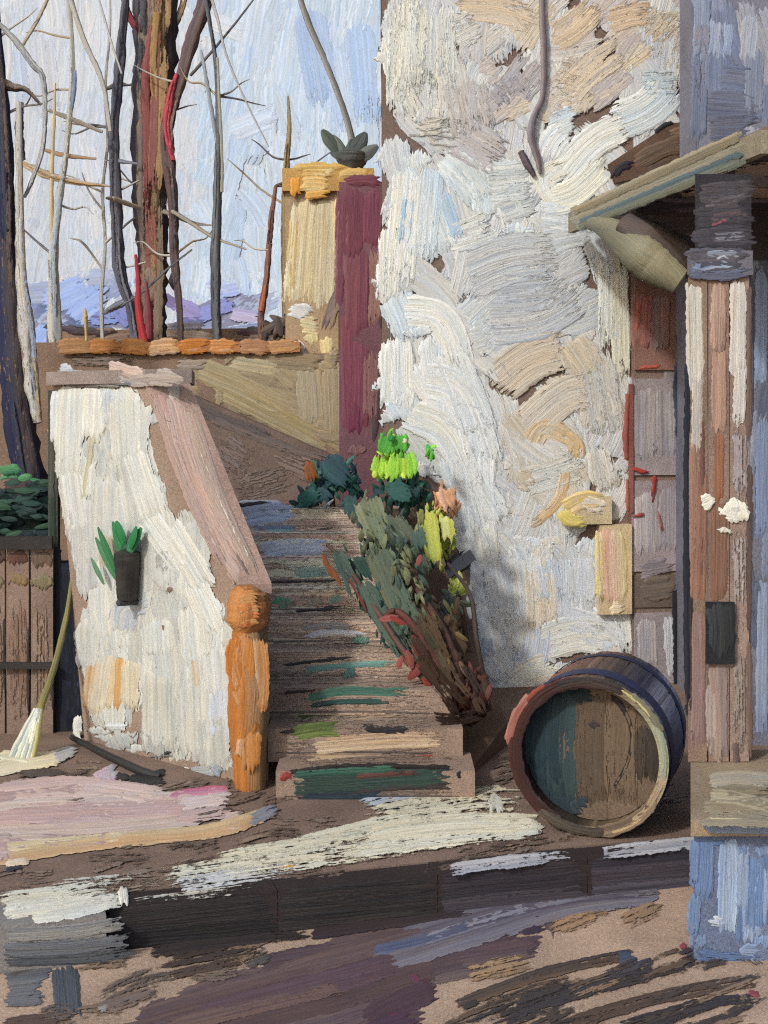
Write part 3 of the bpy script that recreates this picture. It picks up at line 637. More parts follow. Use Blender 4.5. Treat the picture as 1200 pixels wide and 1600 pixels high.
# ------------------------------------------------------------------ stone stairs
NS = 9
STEP_STROKES = [  # near-black strokes among these paint the shade lines of the risers
 [('r', '2c3f3a/33463e', 34, (448, 1228, 560, 1222, 715, 1212), 1.0), ('r', '27343f', 22, (450, 1248, 540, 1246, 620, 1240), .9), ('r', '3a6050/2e4640', 15, (452, 1212, 520, 1206, 640, 1200), .9), ('r', '3c3634', 13, (520, 1240, 620, 1230, 715, 1228), .75), ('r', '5a3a34', 12, (540, 1215, 600, 1210, 680, 1206), .7),
  ('r', '8f3a34', 13, (434, 1218, 462, 1206), 1.0), ('r', '24201f', 9, (440, 1208, 560, 1197, 716, 1200), .95), ('r', '24201f', 7, (716, 1200, 718, 1222), .9), ('t', 'b89e80/c4ad90', 26, (462, 1182, 600, 1168, 720, 1160), .9), ('t', 'a8927a', 16, (470, 1160, 600, 1152, 700, 1150), .8), ('t', '9c5044', 9, (648, 1180, 700, 1178), .95)],
 [('r', 'b89e80/c4ad90', 24, (456, 1172, 600, 1160, 700, 1158), .85), ('r', 'a88f76', 14, (480, 1158, 600, 1150, 712, 1148), .7), ('t', '5a6a38/7f8a48/3f4a34', 34, (444, 1122, 500, 1102, 556, 1108), .95), ('r', '2f2c2c', 13, (556, 1136, 600, 1142, 652, 1140), .95), ('r', '4a5a30/6d7a40', 26, (450, 1148, 500, 1140, 545, 1140), .85), ('t', 'b09880', 14, (470, 1130, 560, 1120, 660, 1112), .55), ('r', '3a3634', 7, (432, 1146, 470, 1140), .9)],
 [('r', '3a5a4e/44685a', 17, (466, 1096, 540, 1080, 660, 1084), .95), ('r', '2c4440', 12, (470, 1104, 540, 1096, 630, 1098), .8), ('t', '8a7868', 14, (450, 1060, 600, 1052, 650, 1052), .5), ('r', '2c2a2c', 6, (432, 1084, 500, 1078), .9)],
 [('r', '5a7a74/4a6862', 13, (462, 1048, 540, 1040, 640, 1034), .9), ('r', '2e2c2e', 6, (428, 1042, 500, 1032, 560, 1026), .95), ('r', '46605a', 26, (540, 1040, 550, 1070), .7), ('t', '948070', 14, (450, 1004, 560, 998), .5)],
 [('r', '8c8c92/a09a94', 13, (470, 996, 520, 988, 580, 994), .9), ('r', '6f6a66', 14, (455, 984, 520, 978, 560, 980), .7), ('r', '2c2a2e', 6, (440, 1010, 500, 1010, 590, 1004), .95), ('r', '46665c', 30, (560, 985, 566, 1020), .6)],
 [('r', '4f6a5a/5a5a4c', 24, (440, 930, 450, 958), .8), ('r', '6a6458', 26, (490, 928, 495, 955), .7), ('r', '54685c', 22, (520, 925, 528, 950), .8), ('r', '2a282c', 7, (444, 956, 500, 952, 548, 946), .95), ('r', '3a6a50', 22, (432, 930, 440, 948), .9)],
 [('r', '2a282c', 6, (404, 910, 480, 908, 556, 906), .95), ('r', '5f7068', 18, (440, 898, 520, 892, 560, 894), .7), ('t', '7a7c80', 12, (405, 866, 500, 862), .7), ('r', '7a6a5c', 14, (410, 884, 470, 882), .5)],
 [('r', '6a7682/757a84/5d666e', 32, (398, 868, 450, 856, 535, 858), 1.0), ('r', '2c2c30', 8, (418, 888, 460, 886, 505, 882), .95), ('t', '5a7068', 12, (405, 828, 480, 826), .8), ('r', '7f8790', 12, (404, 850, 460, 846, 520, 846), .8)],
 [('r', '626a7a/737a88', 34, (372, 812, 420, 802, 475, 808), 1.0), ('r', '4f5560', 14, (380, 826, 430, 826, 475, 822), .9), ('r', '33302f', 9, (476, 832, 510, 828, 532, 836), .95), ('r', '232226', 6, (350, 794, 390, 788, 440, 784), .9), ('t', '5c626c', 12, (370, 786, 450, 784), .8)]]
rise, run = 1.18 / NS, 2.4 / NS
stairs = thing('stone_staircase', 'worn grey-green stone steps climbing between the white stair wall and the shrubs', 'stairs', (-0.1, 6.1, 0))
for kx in range(NS):
    y0 = 6.03 + run * kx; z1 = rise * (kx + 1); dx = -0.54 / 2.4 * (y0 - 6.03)
    x0 = -0.50 + dx; x1 = 0.42 + dx + 0.02 * kx
    s = Part('step', stairs)
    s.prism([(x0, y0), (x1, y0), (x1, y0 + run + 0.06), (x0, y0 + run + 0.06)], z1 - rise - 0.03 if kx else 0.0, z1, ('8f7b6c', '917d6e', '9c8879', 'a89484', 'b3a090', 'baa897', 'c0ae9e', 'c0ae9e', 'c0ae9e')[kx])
    RP = Plane((0, y0, 0), (0, -1, 0), KF * 0.62); TPl = Plane((0, 0, z1), (0, 0, 1), KG * 0.62)
    pl, pr = CX + FPX * x0 / y0, CX + FPX * x1 / y0
    yt, yb = HZ + (EYE - z1) * FPX / y0, HZ + (EYE - z1 + rise) * FPX / y0
    ytb = HZ + (EYE - z1) * FPX / (y0 + run)
    KK = (1.1, 1.0, .75, .52, .40, .33, .30, .30, .33)[kx]  # upper steps coloured lighter to offset the stair wall's shadow
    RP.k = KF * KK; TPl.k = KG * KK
    bw = ['8a776a', '93806f', '7d6b60', '9c8877']
    for q_ in range(4):
        ya = yt + (yb - yt) * (q_ + .5) / 4
        s.stroke(RP, random.choice(bw), (yb - yt) * .4, pl + random.uniform(-4, 20), ya, (pl + pr) / 2, ya + random.uniform(-2, 2), pr - random.uniform(0, 30), ya, ld=.6, th=1.0)
    for q_ in range(2):
        ya = ytb + (yt - ytb) * (q_ + .5) / 2
        s.stroke(TPl, random.choice(bw), (yt - ytb) * .6, pl + random.uniform(-4, 20), ya, pr - random.uniform(0, 30), ya, ld=.6, th=1.0)
    s.stroke(RP, '5a504a', 5, pl + 2, yb - 4, (pl + pr) / 2, yb - 6, pr - 10, yb - 3, ld=.8, th=1.4)  # dark crease painted along the foot of each riser
    for pln, c, w, q, l in STEP_STROKES[kx]:
        s.stroke(RP if pln == 'r' else TPl, c, w, *q, ld=l, th=2.0, dry=.25)
    s.build()
ld_ = Part('landing', stairs)
ld_.box(-1.12, 0.02, 8.49, 8.88, 1.0, 1.176, '7d685b')
ld_.build()

# ------------------------------------------------------------------ white stair wall on the left
A = np.array([-0.70, 6.30]); Bp = np.array([-1.74, 7.22]); td = Bp - A
M = A + td * 0.515
sw = thing('stair_wall', 'cream-white plastered side wall of the stairs with a pink sloping coping', 'wall', (-1.2, 6.8, 0))
nrm = np.array([td[1], -td[0]]); nrm = nrm / np.linalg.norm(nrm); nrm = nrm if nrm @ np.array([0, -1]) > 0 else -nrm
SWP = Plane((A[0], A[1], 0), (nrm[0], nrm[1], 0), KW)
body = Part('wall', sw)
zA, zM = 0.93, 1.935
body.prism([tuple(A), (A[0] + 0.14, A[1] + 0.02), (M[0] + 0.21, M[1]), tuple(M)], 0, [zA, zA, zM, zM], '94806f')
Bb, Bt = A + td * 0.90, A + td * 1.11
body.prism([tuple(M), (M[0] + 0.21, M[1]), (M[0] + 0.1, M[1] + 0.75), (Bb[0] + 0.25, Bb[1] + 0.45), tuple(Bb)], 0, zM, '94806f', top=[tuple(M), (M[0] + 0.21, M[1]), (M[0] + 0.1, M[1] + 0.75), (Bt[0] + 0.25, Bt[1] + 0.45), tuple(Bt)])
body.fill(SWP, [(92, 600), (225, 600), (290, 750), (365, 930), (365, 1215), (275, 1215), (150, 1145), (125, 900), (92, 740)], ['dcd9ca', 'd5d3c6', 'e0dece', 'cfcdc0'], 40, 120, 88, 10, 4.0, ld=.95, th=1.8)
for c, w, p, l in (
 ('e6e3d2', 46, (112, 592, 108, 760), 1.0), ('e8e5d6', 46, (150, 595, 146, 700), 1.0), ('dfdccb/e7e4d6', 50, (195, 600, 200, 740), 1.0), ('cfc7a8', 8, (150, 660, 128, 800), .95), ('d8d9d4', 34, (170, 600, 176, 680), .95),
 ('e4e2d3', 48, (205, 690, 250, 830), 1.0), ('d3d0c4', 50, (130, 770, 140, 900), .95), ('e2dfd0', 40, (110, 720, 128, 850), 1.0), ('d8d5c8', 46, (170, 740, 168, 850), .95), ('cbc8bf', 30, (140, 830, 140, 950), .9), ('cdbfa8', 36, (172, 820, 172, 900), .85),
 ('e6e3d4', 44, (225, 800, 300, 900), 1.0), ('e3e0d1', 44, (260, 810, 330, 930), 1.0), ('e5e2d3', 46, (300, 900, 345, 1000), 1.0), ('d8d6cb', 36, (252, 850, 258, 930), .95), ('b9b6ab', 30, (262, 850, 256, 905), .95),
 ('dedbcd', 46, (160, 900, 165, 1010), .95), ('e0decf', 50, (300, 940, 310, 1050), .98), ('dcdacc', 50, (250, 960, 255, 1040), .95), ('d9d8cf', 44, (335, 1000, 345, 1100), .95),
 ('b7bcbf/d5d3c8', 30, (185, 1000, 190, 950, 240, 930), .98), ('c3c6c6', 26, (200, 1000, 210, 955, 250, 945), .95), ('d6d4c7', 40, (140, 960, 138, 1060), .95),
 ('d9c39b/dfd4bb/cf9f62', 50, (165, 1015, 150, 1130), .98), ('d7a86c', 16, (190, 1020, 185, 1120), .9), ('dcd0b0', 30, (205, 1020, 205, 1120), .95),
 ('c9c5b2/d7d3c3', 56, (250, 1040, 252, 1190), .98), ('cfcbb9/d9d6c8', 60, (305, 1050, 312, 1200), .98), ('d6c2a2', 12, (300, 990, 312, 1090), .85), ('d2d4d2', 44, (345, 1060, 352, 1170), .95), ('c6c4b4', 50, (330, 1100, 340, 1215), .95),
 ('bdbbb2', 56, (180, 1140, 200, 1180), .92), ('b9b6aa', 40, (240, 1130, 245, 1195), .9), ('e8e7df', 14, (160, 1135, 210, 1135), 1.0), ('b4b4b0', 26, (290, 1210, 350, 1205), .8), ('a3a9ac', 18, (330, 1190, 352, 1215), .75),
 ('3a3d40', 6, (248, 1178, 272, 1176), .95), ('8b8a84', 4, (225, 1182, 290, 1178), .7), ('8a7260', 13, (262, 972, 258, 988), 1.2), ('8a7260', 10, (268, 915, 266, 928), 1.2),
 ('eceade', 16, (90, 600, 84, 700), 1.0), ('e6e4d6', 14, (128, 1110, 122, 1140, 140, 1160), .95)):
    body.stroke(SWP, c, w, *p, ld=l, th=3.6)
body.build()
# sloping pink coping, and flat cap
cop = Part('coping', sw, label='pink-brown sloping coping of the stair wall')
def cpt(t, o, dz): 
    q = A + td * 0.515 * t; z = zA + (zM - zA) * t
    wd = 0.16 + 0.06 * t
    return (q[0] - 0.012 + o * wd, q[1] + 0.01 * o, z + dz)
v = [cpt(-0.02, 0, 0.003), cpt(-0.02, 1, 0.003), cpt(1.0, 1, 0.003), cpt(1.0, 0, 0.003), cpt(-0.02, 0, 0.05), cpt(-0.02, 1, 0.05), cpt(1.0, 1, 0.05), cpt(1.0, 0, 0.05)]
cop.add(v, [[3, 2, 1, 0], [4, 5, 6, 7], [0, 1, 5, 4], [1, 2, 6, 5], [2, 3, 7, 6], [3, 0, 4, 7]], lin('9b8478'))
n_ = np.cross(np.array(v[5]) - np.array(v[4]), np.array(v[7]) - np.array(v[4]))
CP = Plane(v[4], n_ if n_[2] > 0 else -n_, KG)
for c, w, p, l in (('b29a8e', 40, (262, 600, 300, 740, 372, 890), .95), ('b58f88/a98c80', 22, (242, 600, 285, 740, 352, 890), 1.0), ('c0a08f/ad9283', 26, (262, 640, 310, 770, 380, 900), 1.0), ('a79384', 18, (282, 610, 335, 770, 395, 900), .95), ('b7aea4', 20, (268, 590, 278, 640), .9),
                   ('d8d3c8', 7, (296, 660, 345, 790, 405, 900), .95), ('7d6d66', 6, (330, 800, 398, 915), .9), ('8c776c', 10, (300, 640, 330, 740), .7), ('a58c80', 16, (236, 604, 290, 760, 372, 925), .8), ('9d8a7e', 14, (292, 606, 345, 770, 410, 912), .85), ('b39c90', 20, (340, 850, 385, 920), .85)):
    cop.stroke(CP, c, w, *p, ld=l, th=2.6)
cop.build()
cap = Part('cap', sw)
cap.prism([(M[0] + 0.0, M[1] - 0.015), (M[0] + 0.24, M[1] - 0.015), (M[0] + 0.14, M[1] + 0.78), (Bt[0] + .2, Bt[1] + 0.5), (Bt[0] - 0.03, Bt[1] - 0.04)], zM + 0.003, zM + 0.075, '8d8078')
CPF = Plane((M[0], M[1] - 0.02, 0), (nrm[0], nrm[1], 0), KF)
for c, w, p, l in (('9a9ca0/b9b8b4', 15, (88, 577, 150, 590, 215, 594), .95), ('6d7178', 7, (120, 592, 180, 599, 222, 598), .9), ('b39d92/c4b4aa', 20, (160, 570, 200, 580, 240, 588), .95), ('a99e96', 24, (232, 585, 285, 590), .95), ('8e8078', 14, (215, 590, 245, 600), .8), ('b8bcc0', 16, (90, 572, 115, 580), .95), ('8d8680', 22, (78, 586, 140, 592, 200, 600), .8), ('a3968c', 20, (190, 596, 250, 594, 300, 598), .85), ('7d706a', 8, (100, 600, 180, 604), .8)):
    cap.stroke(CPF, c, w, *p, ld=l)
cap.build()

# orange newel post
np_ = thing('newel_post', 'stout orange plastered newel post with a lumpy knob at the foot of the stairs', 'post', (-0.645, 6.22, 0))
bx, by = -0.645, 6.22
def pz(py, Y=by): return EYE + (HZ - py) / FPX * Y
sh = Part('shaft', np_)
sh.tube([(bx + 0.01, by, 0.0), (bx + 0.0, by, pz(1140)), (bx + 0.005, by, pz(1060)), (bx - 0.005, by, pz(985))], [.075, .085, .10, .105, .09, .075], 'c9803f/d1853f/c78a52/c9a27a/8d7a5c', lanes=22, ld=1.1, rough=.05, k=1.4)
SF = Plane((bx, by - 0.088, 0), (0, -1, 0), KF * 1.35)
for c, w, p in (('d08a48/d6a070', 38, (385, 985, 380, 1060, 392, 1110)), ('cf7f35', 26, (372, 990, 366, 1040, 385, 1100)), ('c98a50/d4b089', 24, (405, 990, 410, 1060, 405, 1120)), ('c07a34', 26, (388, 1080, 392, 1160)), ('cf8a48/d39a62', 34, (392, 1130, 392, 1215)), ('d8cdbb', 10, (362, 1040, 374, 1085)), ('d9b08a', 12, (376, 1150, 372, 1200))):
    sh.stroke(SF, c, w, *p, ld=1.05, th=3.6)
sh.build()
kb = Part('knob', np_)
kb.tube([(bx - 0.01, by, pz(990)), (bx - 0.005, by, pz(970)), (bx, by, pz(945)), (bx + 0.005, by, pz(925)), (bx + 0.01, by, pz(918))], [.06, .10, .103, .085, .04], 'cf8a4c/d39052/cc8048/c08a60', lanes=18, ld=1.1, rough=.09, k=1.35)
SF2 = Plane((bx, by - 0.10, 0), (0, -1, 0), KF * 1.3)
for q_, c_ in enumerate(['cf8a4c', 'd39a60', 'd58f52/deb488', 'cc8048', 'd39a60/c97a44']):
    yy_ = 930 + q_ * 11
    kb.stroke(SF2, c_, 14, 366 + abs(q_ - 2) * 3, yy_ + 4, 391, yy_ - 2, 416 - abs(q_ - 2) * 3, yy_ + 3, ld=.85, th=2.2)
for c, w, p in (('d39a60', 14, (370, 942, 390, 932, 414, 936)), ('d98a4a/cc7a48', 16, (366, 962, 385, 948, 412, 948))):
    kb.stroke(SF2, c, w, *p, ld=.9, th=2.4)
kb.build()

# ------------------------------------------------------------------ walls behind the landing
lw = single('shadow_wall', 'low taupe wall shaped and coloured as the slanting shadow behind the stair landing', 'wall', (-0.8, 8.95, 1.0))
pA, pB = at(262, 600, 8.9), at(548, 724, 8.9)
lw.extrude_y([(pA[0] - 0.5, 0.0), (pB[0], 0.0), (pB[0], pB[2]), (pA[0], pA[2]), (pA[0] - 0.5, pA[2])], 8.9, 9.04, '75645a')  # added wall, its taupe slanting shape imitates the cast shadow
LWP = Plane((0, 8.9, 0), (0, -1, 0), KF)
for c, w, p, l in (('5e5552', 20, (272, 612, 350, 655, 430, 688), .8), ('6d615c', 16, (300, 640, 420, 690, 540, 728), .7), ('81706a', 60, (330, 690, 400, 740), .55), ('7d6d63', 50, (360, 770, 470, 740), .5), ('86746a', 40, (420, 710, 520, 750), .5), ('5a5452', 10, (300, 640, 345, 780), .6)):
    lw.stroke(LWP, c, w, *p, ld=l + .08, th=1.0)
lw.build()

tw = thing('terrace_wall', 'olive-tan terrace retaining wall edged with orange tiles below the bare trees', 'wall', (-1.2, 9.2, 0))
ow = Part('wall', tw)
x0, x1 = at(98, 0, 9.1)[0], at(598, 0, 9.1)[0]
zc = EYE + (HZ - 552) / FPX * 9.1
ow.box(x0, x1, 9.1, 9.3, 0, zc, '8a7462')
OWP = Plane((0, 9.1, 0), (0, -1, 0), KF)
ow.fill(OWP, [(270, 560), (590, 560), (590, 720), (540, 716), (275, 590)], ['9b8a6c', '96866a'], 40, 120, 25, 15, 2.5, ld=1.05, th=1.2)
ow.fill(OWP, [(270, 560), (590, 560), (590, 720), (540, 716), (275, 590)], ['9b8a6c', 'a08f72', '8f7f62', 'a39274/92826a'], 34, 110, 20, 20, 2.0, ld=1.0, th=2.0)
for c, w, p, l in (('a29270', 40, (300, 570, 380, 605, 470, 650), 1.0), ('95865f/a59676', 36, (330, 600, 430, 650, 520, 700), 1.0), ('a3967c', 44, (480, 560, 490, 680), 1.0), ('9c8e74', 40, (520, 560, 525, 700), .95), ('aa9c7e', 26, (350, 565, 450, 580), .95), ('8d7c62', 30, (400, 560, 520, 570), .9),
                   ('8a7668', 24, (100, 560, 230, 565), .6), ('9a8a7c', 18, (270, 572, 340, 568), .8)):
    ow.stroke(OWP, c, w, *p, ld=l)
ow.build()
xs_ = np.linspace(x0, at(470, 0, 9.1)[0], 9)
for i in range(8):
    t = Part('coping_tile', tw)
    zz = zc + random.uniform(0, 0.006)
    t.box(xs_[i] + 0.004, xs_[i+1] - 0.004, 9.06, 9.31, zz + 0.002, zz + 0.075, 'a8754e')
    TPn = Plane((0, 9.06, 0), (0, -1, 0), KF)
    pa, pb = CX + FPX * xs_[i] / 9.06, CX + FPX * xs_[i+1] / 9.06
    c1 = ['a97b50', 'b87c42', 'b0763f', 'c08a50/d0b090', 'b8732f', 'bc8048', 'a87a58', 'b5875c'][i]
    t.stroke(TPn, c1, 24, pa - 14, 543 + random.uniform(-3, 3), (pa+pb)/2, 541, pb + 12, 543 + random.uniform(-3, 3), ld=.95, th=2.4)
    t.stroke(TPn, random.choice(['c99656', 'b98a62', 'a86c3c']), 8, pa + 3, 548, pb - 4, 546, ld=.8, th=3)
    t.build()

# cream gate pillar, and a maroon wall painted as its shaded side
gp = thing('gate_pillar', 'cream-yellow plastered pillar with an ochre top standing on the terrace wall', 'pillar', (-0.5, 9.2, 2.28))
ps = Part('shaft', gp)
qx0, qx1 = at(446, 0, 9.16)[0], at(529, 0, 9.16)[0]
ztop = EYE + (HZ - 300) / FPX * 9.16
ps.box(qx0, qx1, 9.16, 9.5, zc + .003, ztop, 'a38d70')
GP = Plane((0, 9.16, 0), (0, -1, 0), KF)
for c, w, p, l in (('cbb88d/d3c7a5', 44, (478, 300, 462, 490), 1.0), ('d2c8aa/c3b48e', 44, (508, 300, 500, 500), 1.0), ('d8c890', 10, (526, 300, 522, 420), .95), ('c7b078', 18, (462, 320, 452, 480), .9), ('d0cfc9', 26, (445, 482, 500, 492), .95), ('cdbf95', 30, (462, 505, 505, 512), .95),
                   ('d9d7cc', 22, (455, 520, 470, 552, 488, 552), .95), ('cfc08e', 24, (485, 515, 490, 545), .95), ('d5c390', 20, (508, 520, 514, 570), .95), ('9d8b70/7d6a68', 22, (540, 440, 520, 480, 505, 530), .9)):
    ps.stroke(GP, c, w, *p, ld=l, th=3.2)
ps.build()
pc = Part('cap', gp)
pc.box(qx0 - 0.02, qx1 + 0.25, 9.12, 9.54, ztop + 0.002, ztop + 0.16, 'b8935a')
GC = Plane((0, 9.12, 0), (0, -1, 0), KF)
for c, w, p in (('cda45c/d9be86', 38, (458, 284, 495, 282, 530, 286)), ('d9983c', 16, (462, 268, 460, 320)), ('d0a050', 14, (470, 306, 525, 300)), ('c9a868', 16, (520, 272, 560, 270, 588, 275)), ('b8925a', 14, (525, 292, 590, 290)), ('caa760', 12, (450, 262, 500, 260, 560, 262)), ('dcc690', 16, (480, 272, 530, 268))):
    pc.stroke(GC, c, w, *p, ld=1.0, th=3.4)
pc.build()

mw = single('maroon_wall', 'narrow wall coloured maroon as the shaded pillar side, between the cream pillar and the white house', 'wall', (-0.16, 8.8, 1.18))
mx0, mx1 = at(530, 0, 8.75)[0], at(603, 0, 8.75)[0]
mw.box(mx0, mx1, 8.75, 9.09, 1.0, EYE + (HZ - 284) / FPX * 8.75, '74545a')  # maroon stands for the pillar side turned from the sun
MW = Plane((0, 8.75, 0), (0, -1, 0), KF)
for c, w, p, l in (('6d3a48', 38, (552, 284, 548, 420), 1.0), ('713d4c', 34, (585, 290, 580, 400), .95), ('6f3b4b/7d4a52', 40, (560, 380, 556, 540), 1.0), ('7a4250', 20, (540, 480, 545, 690), .95), ('75404f', 36, (560, 520, 558, 690), .95), ('825a60', 20, (536, 300, 534, 450), .85), ('8c6a60', 22, (588, 380, 585, 520), .7), ('7d5a5a', 26, (580, 540, 578, 680), .65), ('3f3638', 10, (598, 290, 596, 520), .8), ('4a4040', 12, (594, 540, 585, 700), .85), ('6b3346', 22, (555, 620, 552, 690), 1.0), ('6d3a48', 18, (530, 286, 570, 282, 604, 288), .9), ('74404e', 14, (533, 290, 530, 500), .85), ('7a5a58', 30, (560, 690, 556, 720), .6)):
    mw.stroke(MW, c, w, *p, ld=l + .15, th=2.0, dry=.2)
mw.build()
# dark tube standing in for the black gap at the house corner
dp = single('corner_gap', 'dark brown tube added for the dark gap at the corner of the white house', 'pipe', (-0.05, 8.66, 2.2))
dp.tube([at(603, 300, 8.66), at(602, 150, 8.66), at(600, -80, 8.66)], [.03, .028, .03], '3b3536/7d6658/4a4044', lanes=10, ld=.85)
dp.build()

# potted agave on the pillar
ag = thing('potted_agave', 'dark grey-green plant in a squat pot on top of the cream pillar', 'plant', at(548, 266, 9.25))
pt = Part('pot', ag)
c0 = at(550, 266, 9.25)
pt.tube([c0 + [0, 0, 0.0], c0 + [0, 0, .06], c0 + [0, 0, .11], c0 + [0, 0, .125]], [.07, .11, .12, .10], '5c5f5a/4a4d4b/6f6f68', lanes=14, ld=1.1, rough=.06)
pt.build()
lf = Part('leaves', ag)
for (px, py, dx, dz, l, w, c) in ((517, 222, -.55, .8, .22, .10, '5e6a5c/4a544c'), (530, 232, -.3, .6, .22, .10, '6f776d/4d564f'), (548, 236, .1, 1, .18, .08, '4a5350'), (560, 228, .5, .9, .22, .11, '5a605a/42484a'), (572, 240, .8, .5, .2, .10, '4b514f/6a6e68'), (545, 245, -1, .2, .2, .08, '565e56'), (563, 243, .2, .6, .18, .1, '3f4646'), (535, 246, -.6, .3, .2, .08, '464d4a')):
    lf.dab(at(px, py, 9.25 + random.uniform(-.08, .08)), (dx, random.uniform(-.3, .3), dz), (0.2, -1, .3), l, w, c, th=.2, m=6, n=8)
lf.build()

# leaning pole behind the pillar
lp = single('leaning_pole', 'thin grey pole leaning from the sky down to the pillar top', 'pole', at(560, 262, 9.4))
lp.tube([at(452, -60, 9.4), at(480, 30, 9.4), at(508, 95, 9.4), at(540, 180, 9.4), at(560, 264, 9.4)], [.02, .022, .02, .022, .026], 'b3b2aa/8f8d86/77746f', lanes=8, ld=1.05, rough=.15)
lp.build()
# ------------------------------------------------------------------ bare trees on the terrace
def tree(name, label, Y, stems, zbase=None, group='bare trees on the terrace'):
    """stems: list of (part name, [(px,py,width px)...], colours)"""
    f0 = stems[0][1][0]
    base = at(f0[0], f0[1], Y)
    t = thing(name, label, 'tree', base, group)
    trunk_o = None
    for i, (nm, pts, cols) in enumerate(stems):
        p = Part(nm, trunk_o if nm != 'trunk' else t)
        P = []; 
        for j, q in enumerate(pts):
            yy = Y + (q[3] if len(q) > 3 else 0)
            P.append(at(q[0], q[1], yy))
        R = [q[2] * 0.5 * Y / FPX for q in pts]
        p.tube(P, R, cols, lanes=20 if max(q[2] for q in pts) > 30 else (12 if max(q[2] for q in pts) > 9 else 7), ld=.7 if nm == 'trunk' else .9, rough=.24, squash=.6)
        wmax = max(q[2] for q in pts)
        if wmax > 9:
            cl = cols.split('/')
            PLN = Plane((0, Y - 0.30 * wmax * Y / FPX + (pts[0][3] if len(pts[0]) > 3 else 0), 0), (0, -1, 0), KF)
            for kq in range(int(4 + wmax / 5)):
                i0 = random.randrange(0, max(1, len(pts) - 2)); i1 = min(len(pts), i0 + random.choice((2, 3, 3, 4)))
                fo = random.uniform(-.36, .36); ci = int(min(len(cl) - 1, max(0, (fo + .5) * len(cl) + random.uniform(-.8, .8))))
                pp_ = []
                for q in pts[i0:i1]: pp_ += [q[0] + fo * q[2], q[1]]
                if len(pp_) >= 4:
                    p.stroke(PLN, cl[ci], max(3.5, wmax * random.uniform(.12, .34)), *pp_, ld=random.uniform(.45, .85), th=2.4)
        ob = p.build()
        if nm == 'trunk' and trunk_o is None: trunk_o = ob; main_pts = pts
    ups = [q for q in main_pts if -40 < q[1] < 430]
    tw_cols = ['8f8a86/a8a49c', '6a6464/7d7874', 'b5ada0/c6bfb0', '5a5458/746c6a', 'b9a684/9c8c70']
    for kq in range(min(4, len(ups))):
        q = random.choice(ups); sg = random.choice((-1, 1)); ln = random.uniform(35, 95)
        x_, y_ = q[0], q[1]; e_ = random.uniform(-.9, .25)
        tw = Part('branch', trunk_o)
        tw.tube([at(x_, y_, Y), at(x_ + sg * ln * .4, y_ + ln * .4 * e_ + random.uniform(-6, 6), Y + .04), at(x_ + sg * ln * .75, y_ + ln * .75 * e_ + random.uniform(-8, 8), Y + .06), at(x_ + sg * ln, y_ + ln * e_ * 1.15, Y + .05)], [w_ * .5 * Y / FPX for w_ in (4.2, 3.4, 2.6, 1.2)], random.choice(tw_cols), lanes=7, ld=.95, rough=.2)
        tw.build()
    return t
zt_y = lambda Y: HZ - (2.28 - EYE) * FPX / Y      # picture row of the terrace top at distance Y
tree('bare_tree', 'thickest bare trunk, brown streaked with red and ochre, left of centre', 9.9, [
  ('trunk', [(236, 541, 46), (237, 480, 42), (238, 400, 46), (236, 300, 52), (240, 180, 60), (243, 60, 64), (246, -60, 66), (250, -200, 60)], '4a4a52/77685e/8f7a68/8d5a50/9c8058/80705f/45454e'),
  ('bark_streak', [(228, 330, 8, -.07), (230, 220, 16, -.08), (228, 120, 14, -.09), (238, 40, 8, -.09)], '8a4a4a/98564e'),
  ('bark_streak', [(243, 170, 8, -.08), (240, 100, 14, -.09), (246, 20, 12, -.10)], '9c7a4a/a88a58'),
  ('branch', [(228, 60, 14), (200, 20, 10), (188, -40, 8)], '5a4a48/b0404a/80545a'),
  ('branch', [(255, 330, 9, -.1), (300, 348, 7, -.2), (330, 352, 3, -.3)], 'b0a493/7d7468'),
  ('branch', [(218, 325, 6, -.1), (180, 312, 8, -.3), (165, 309, 3, -.4)], 'c9b79a/a89880'),
  ('branch', [(262, 60, 12), (285, 10, 9), (290, -40, 8)], 'b88a4a/d0c8b8/8a7050')])
tree('bare_tree', 'slim slate-grey trunk just left of the thickest red-streaked trunk', 9.75, [
  ('trunk', [(212, 538, 14), (203, 480, 14), (186, 420, 18), (180, 300, 17), (178, 200, 14), (186, 110, 15), (192, 40, 12), (205, -80, 10)], '5a5a64/74747c/4a4a54'),
  ('branch', [(210, 465, 10), (180, 478, 12), (160, 490, 5)], '5d5e68/7e7f86'),
  ('branch', [(180, 250, 6), (190, 252, 7), (215, 256, 3)], '9a9ea8/7a7c86')])
tree('bare_tree', 'crooked dark trunk with a bright red streak right of the thickest trunk', 9.65, [
  ('trunk', [(282, 536, 10), (280, 480, 11), (272, 400, 14), (270, 320, 16), (262, 240, 22), (262, 190, 20), (280, 130, 20), (300, 60, 22), (320, 0, 24), (340, -90, 20)], '6a5450/4a3e44/8d7566/5d5558'),
  ('bark_streak', [(270, 250, 7, -.03), (261, 200, 13, -.03), (266, 150, 11, -.03), (276, 115, 5, -.03)], 'b0404a/c05058'),
  ('branch', [(298, 118, 6), (330, 82, 5), (365, 40, 4), (402, -8, 3)], '5f5c60/4d4a50'),
  ('branch', [(300, 390, 3, -.1), (262, 420, 4, -.1), (228, 452, 5, -.1), (190, 478, 3, -.1)], '5a5a5e/77777a'),
  ('branch', [(268, 330, 7, -.05), (300, 350, 7, -.1), (335, 372, 5, -.1), (385, 390, 3, -.1)], 'b5ad9e/8f8a80'),
  ('branch', [(276, 455, 6), (268, 440, 9), (272, 420, 4)], '2e2c30/4a484c')])
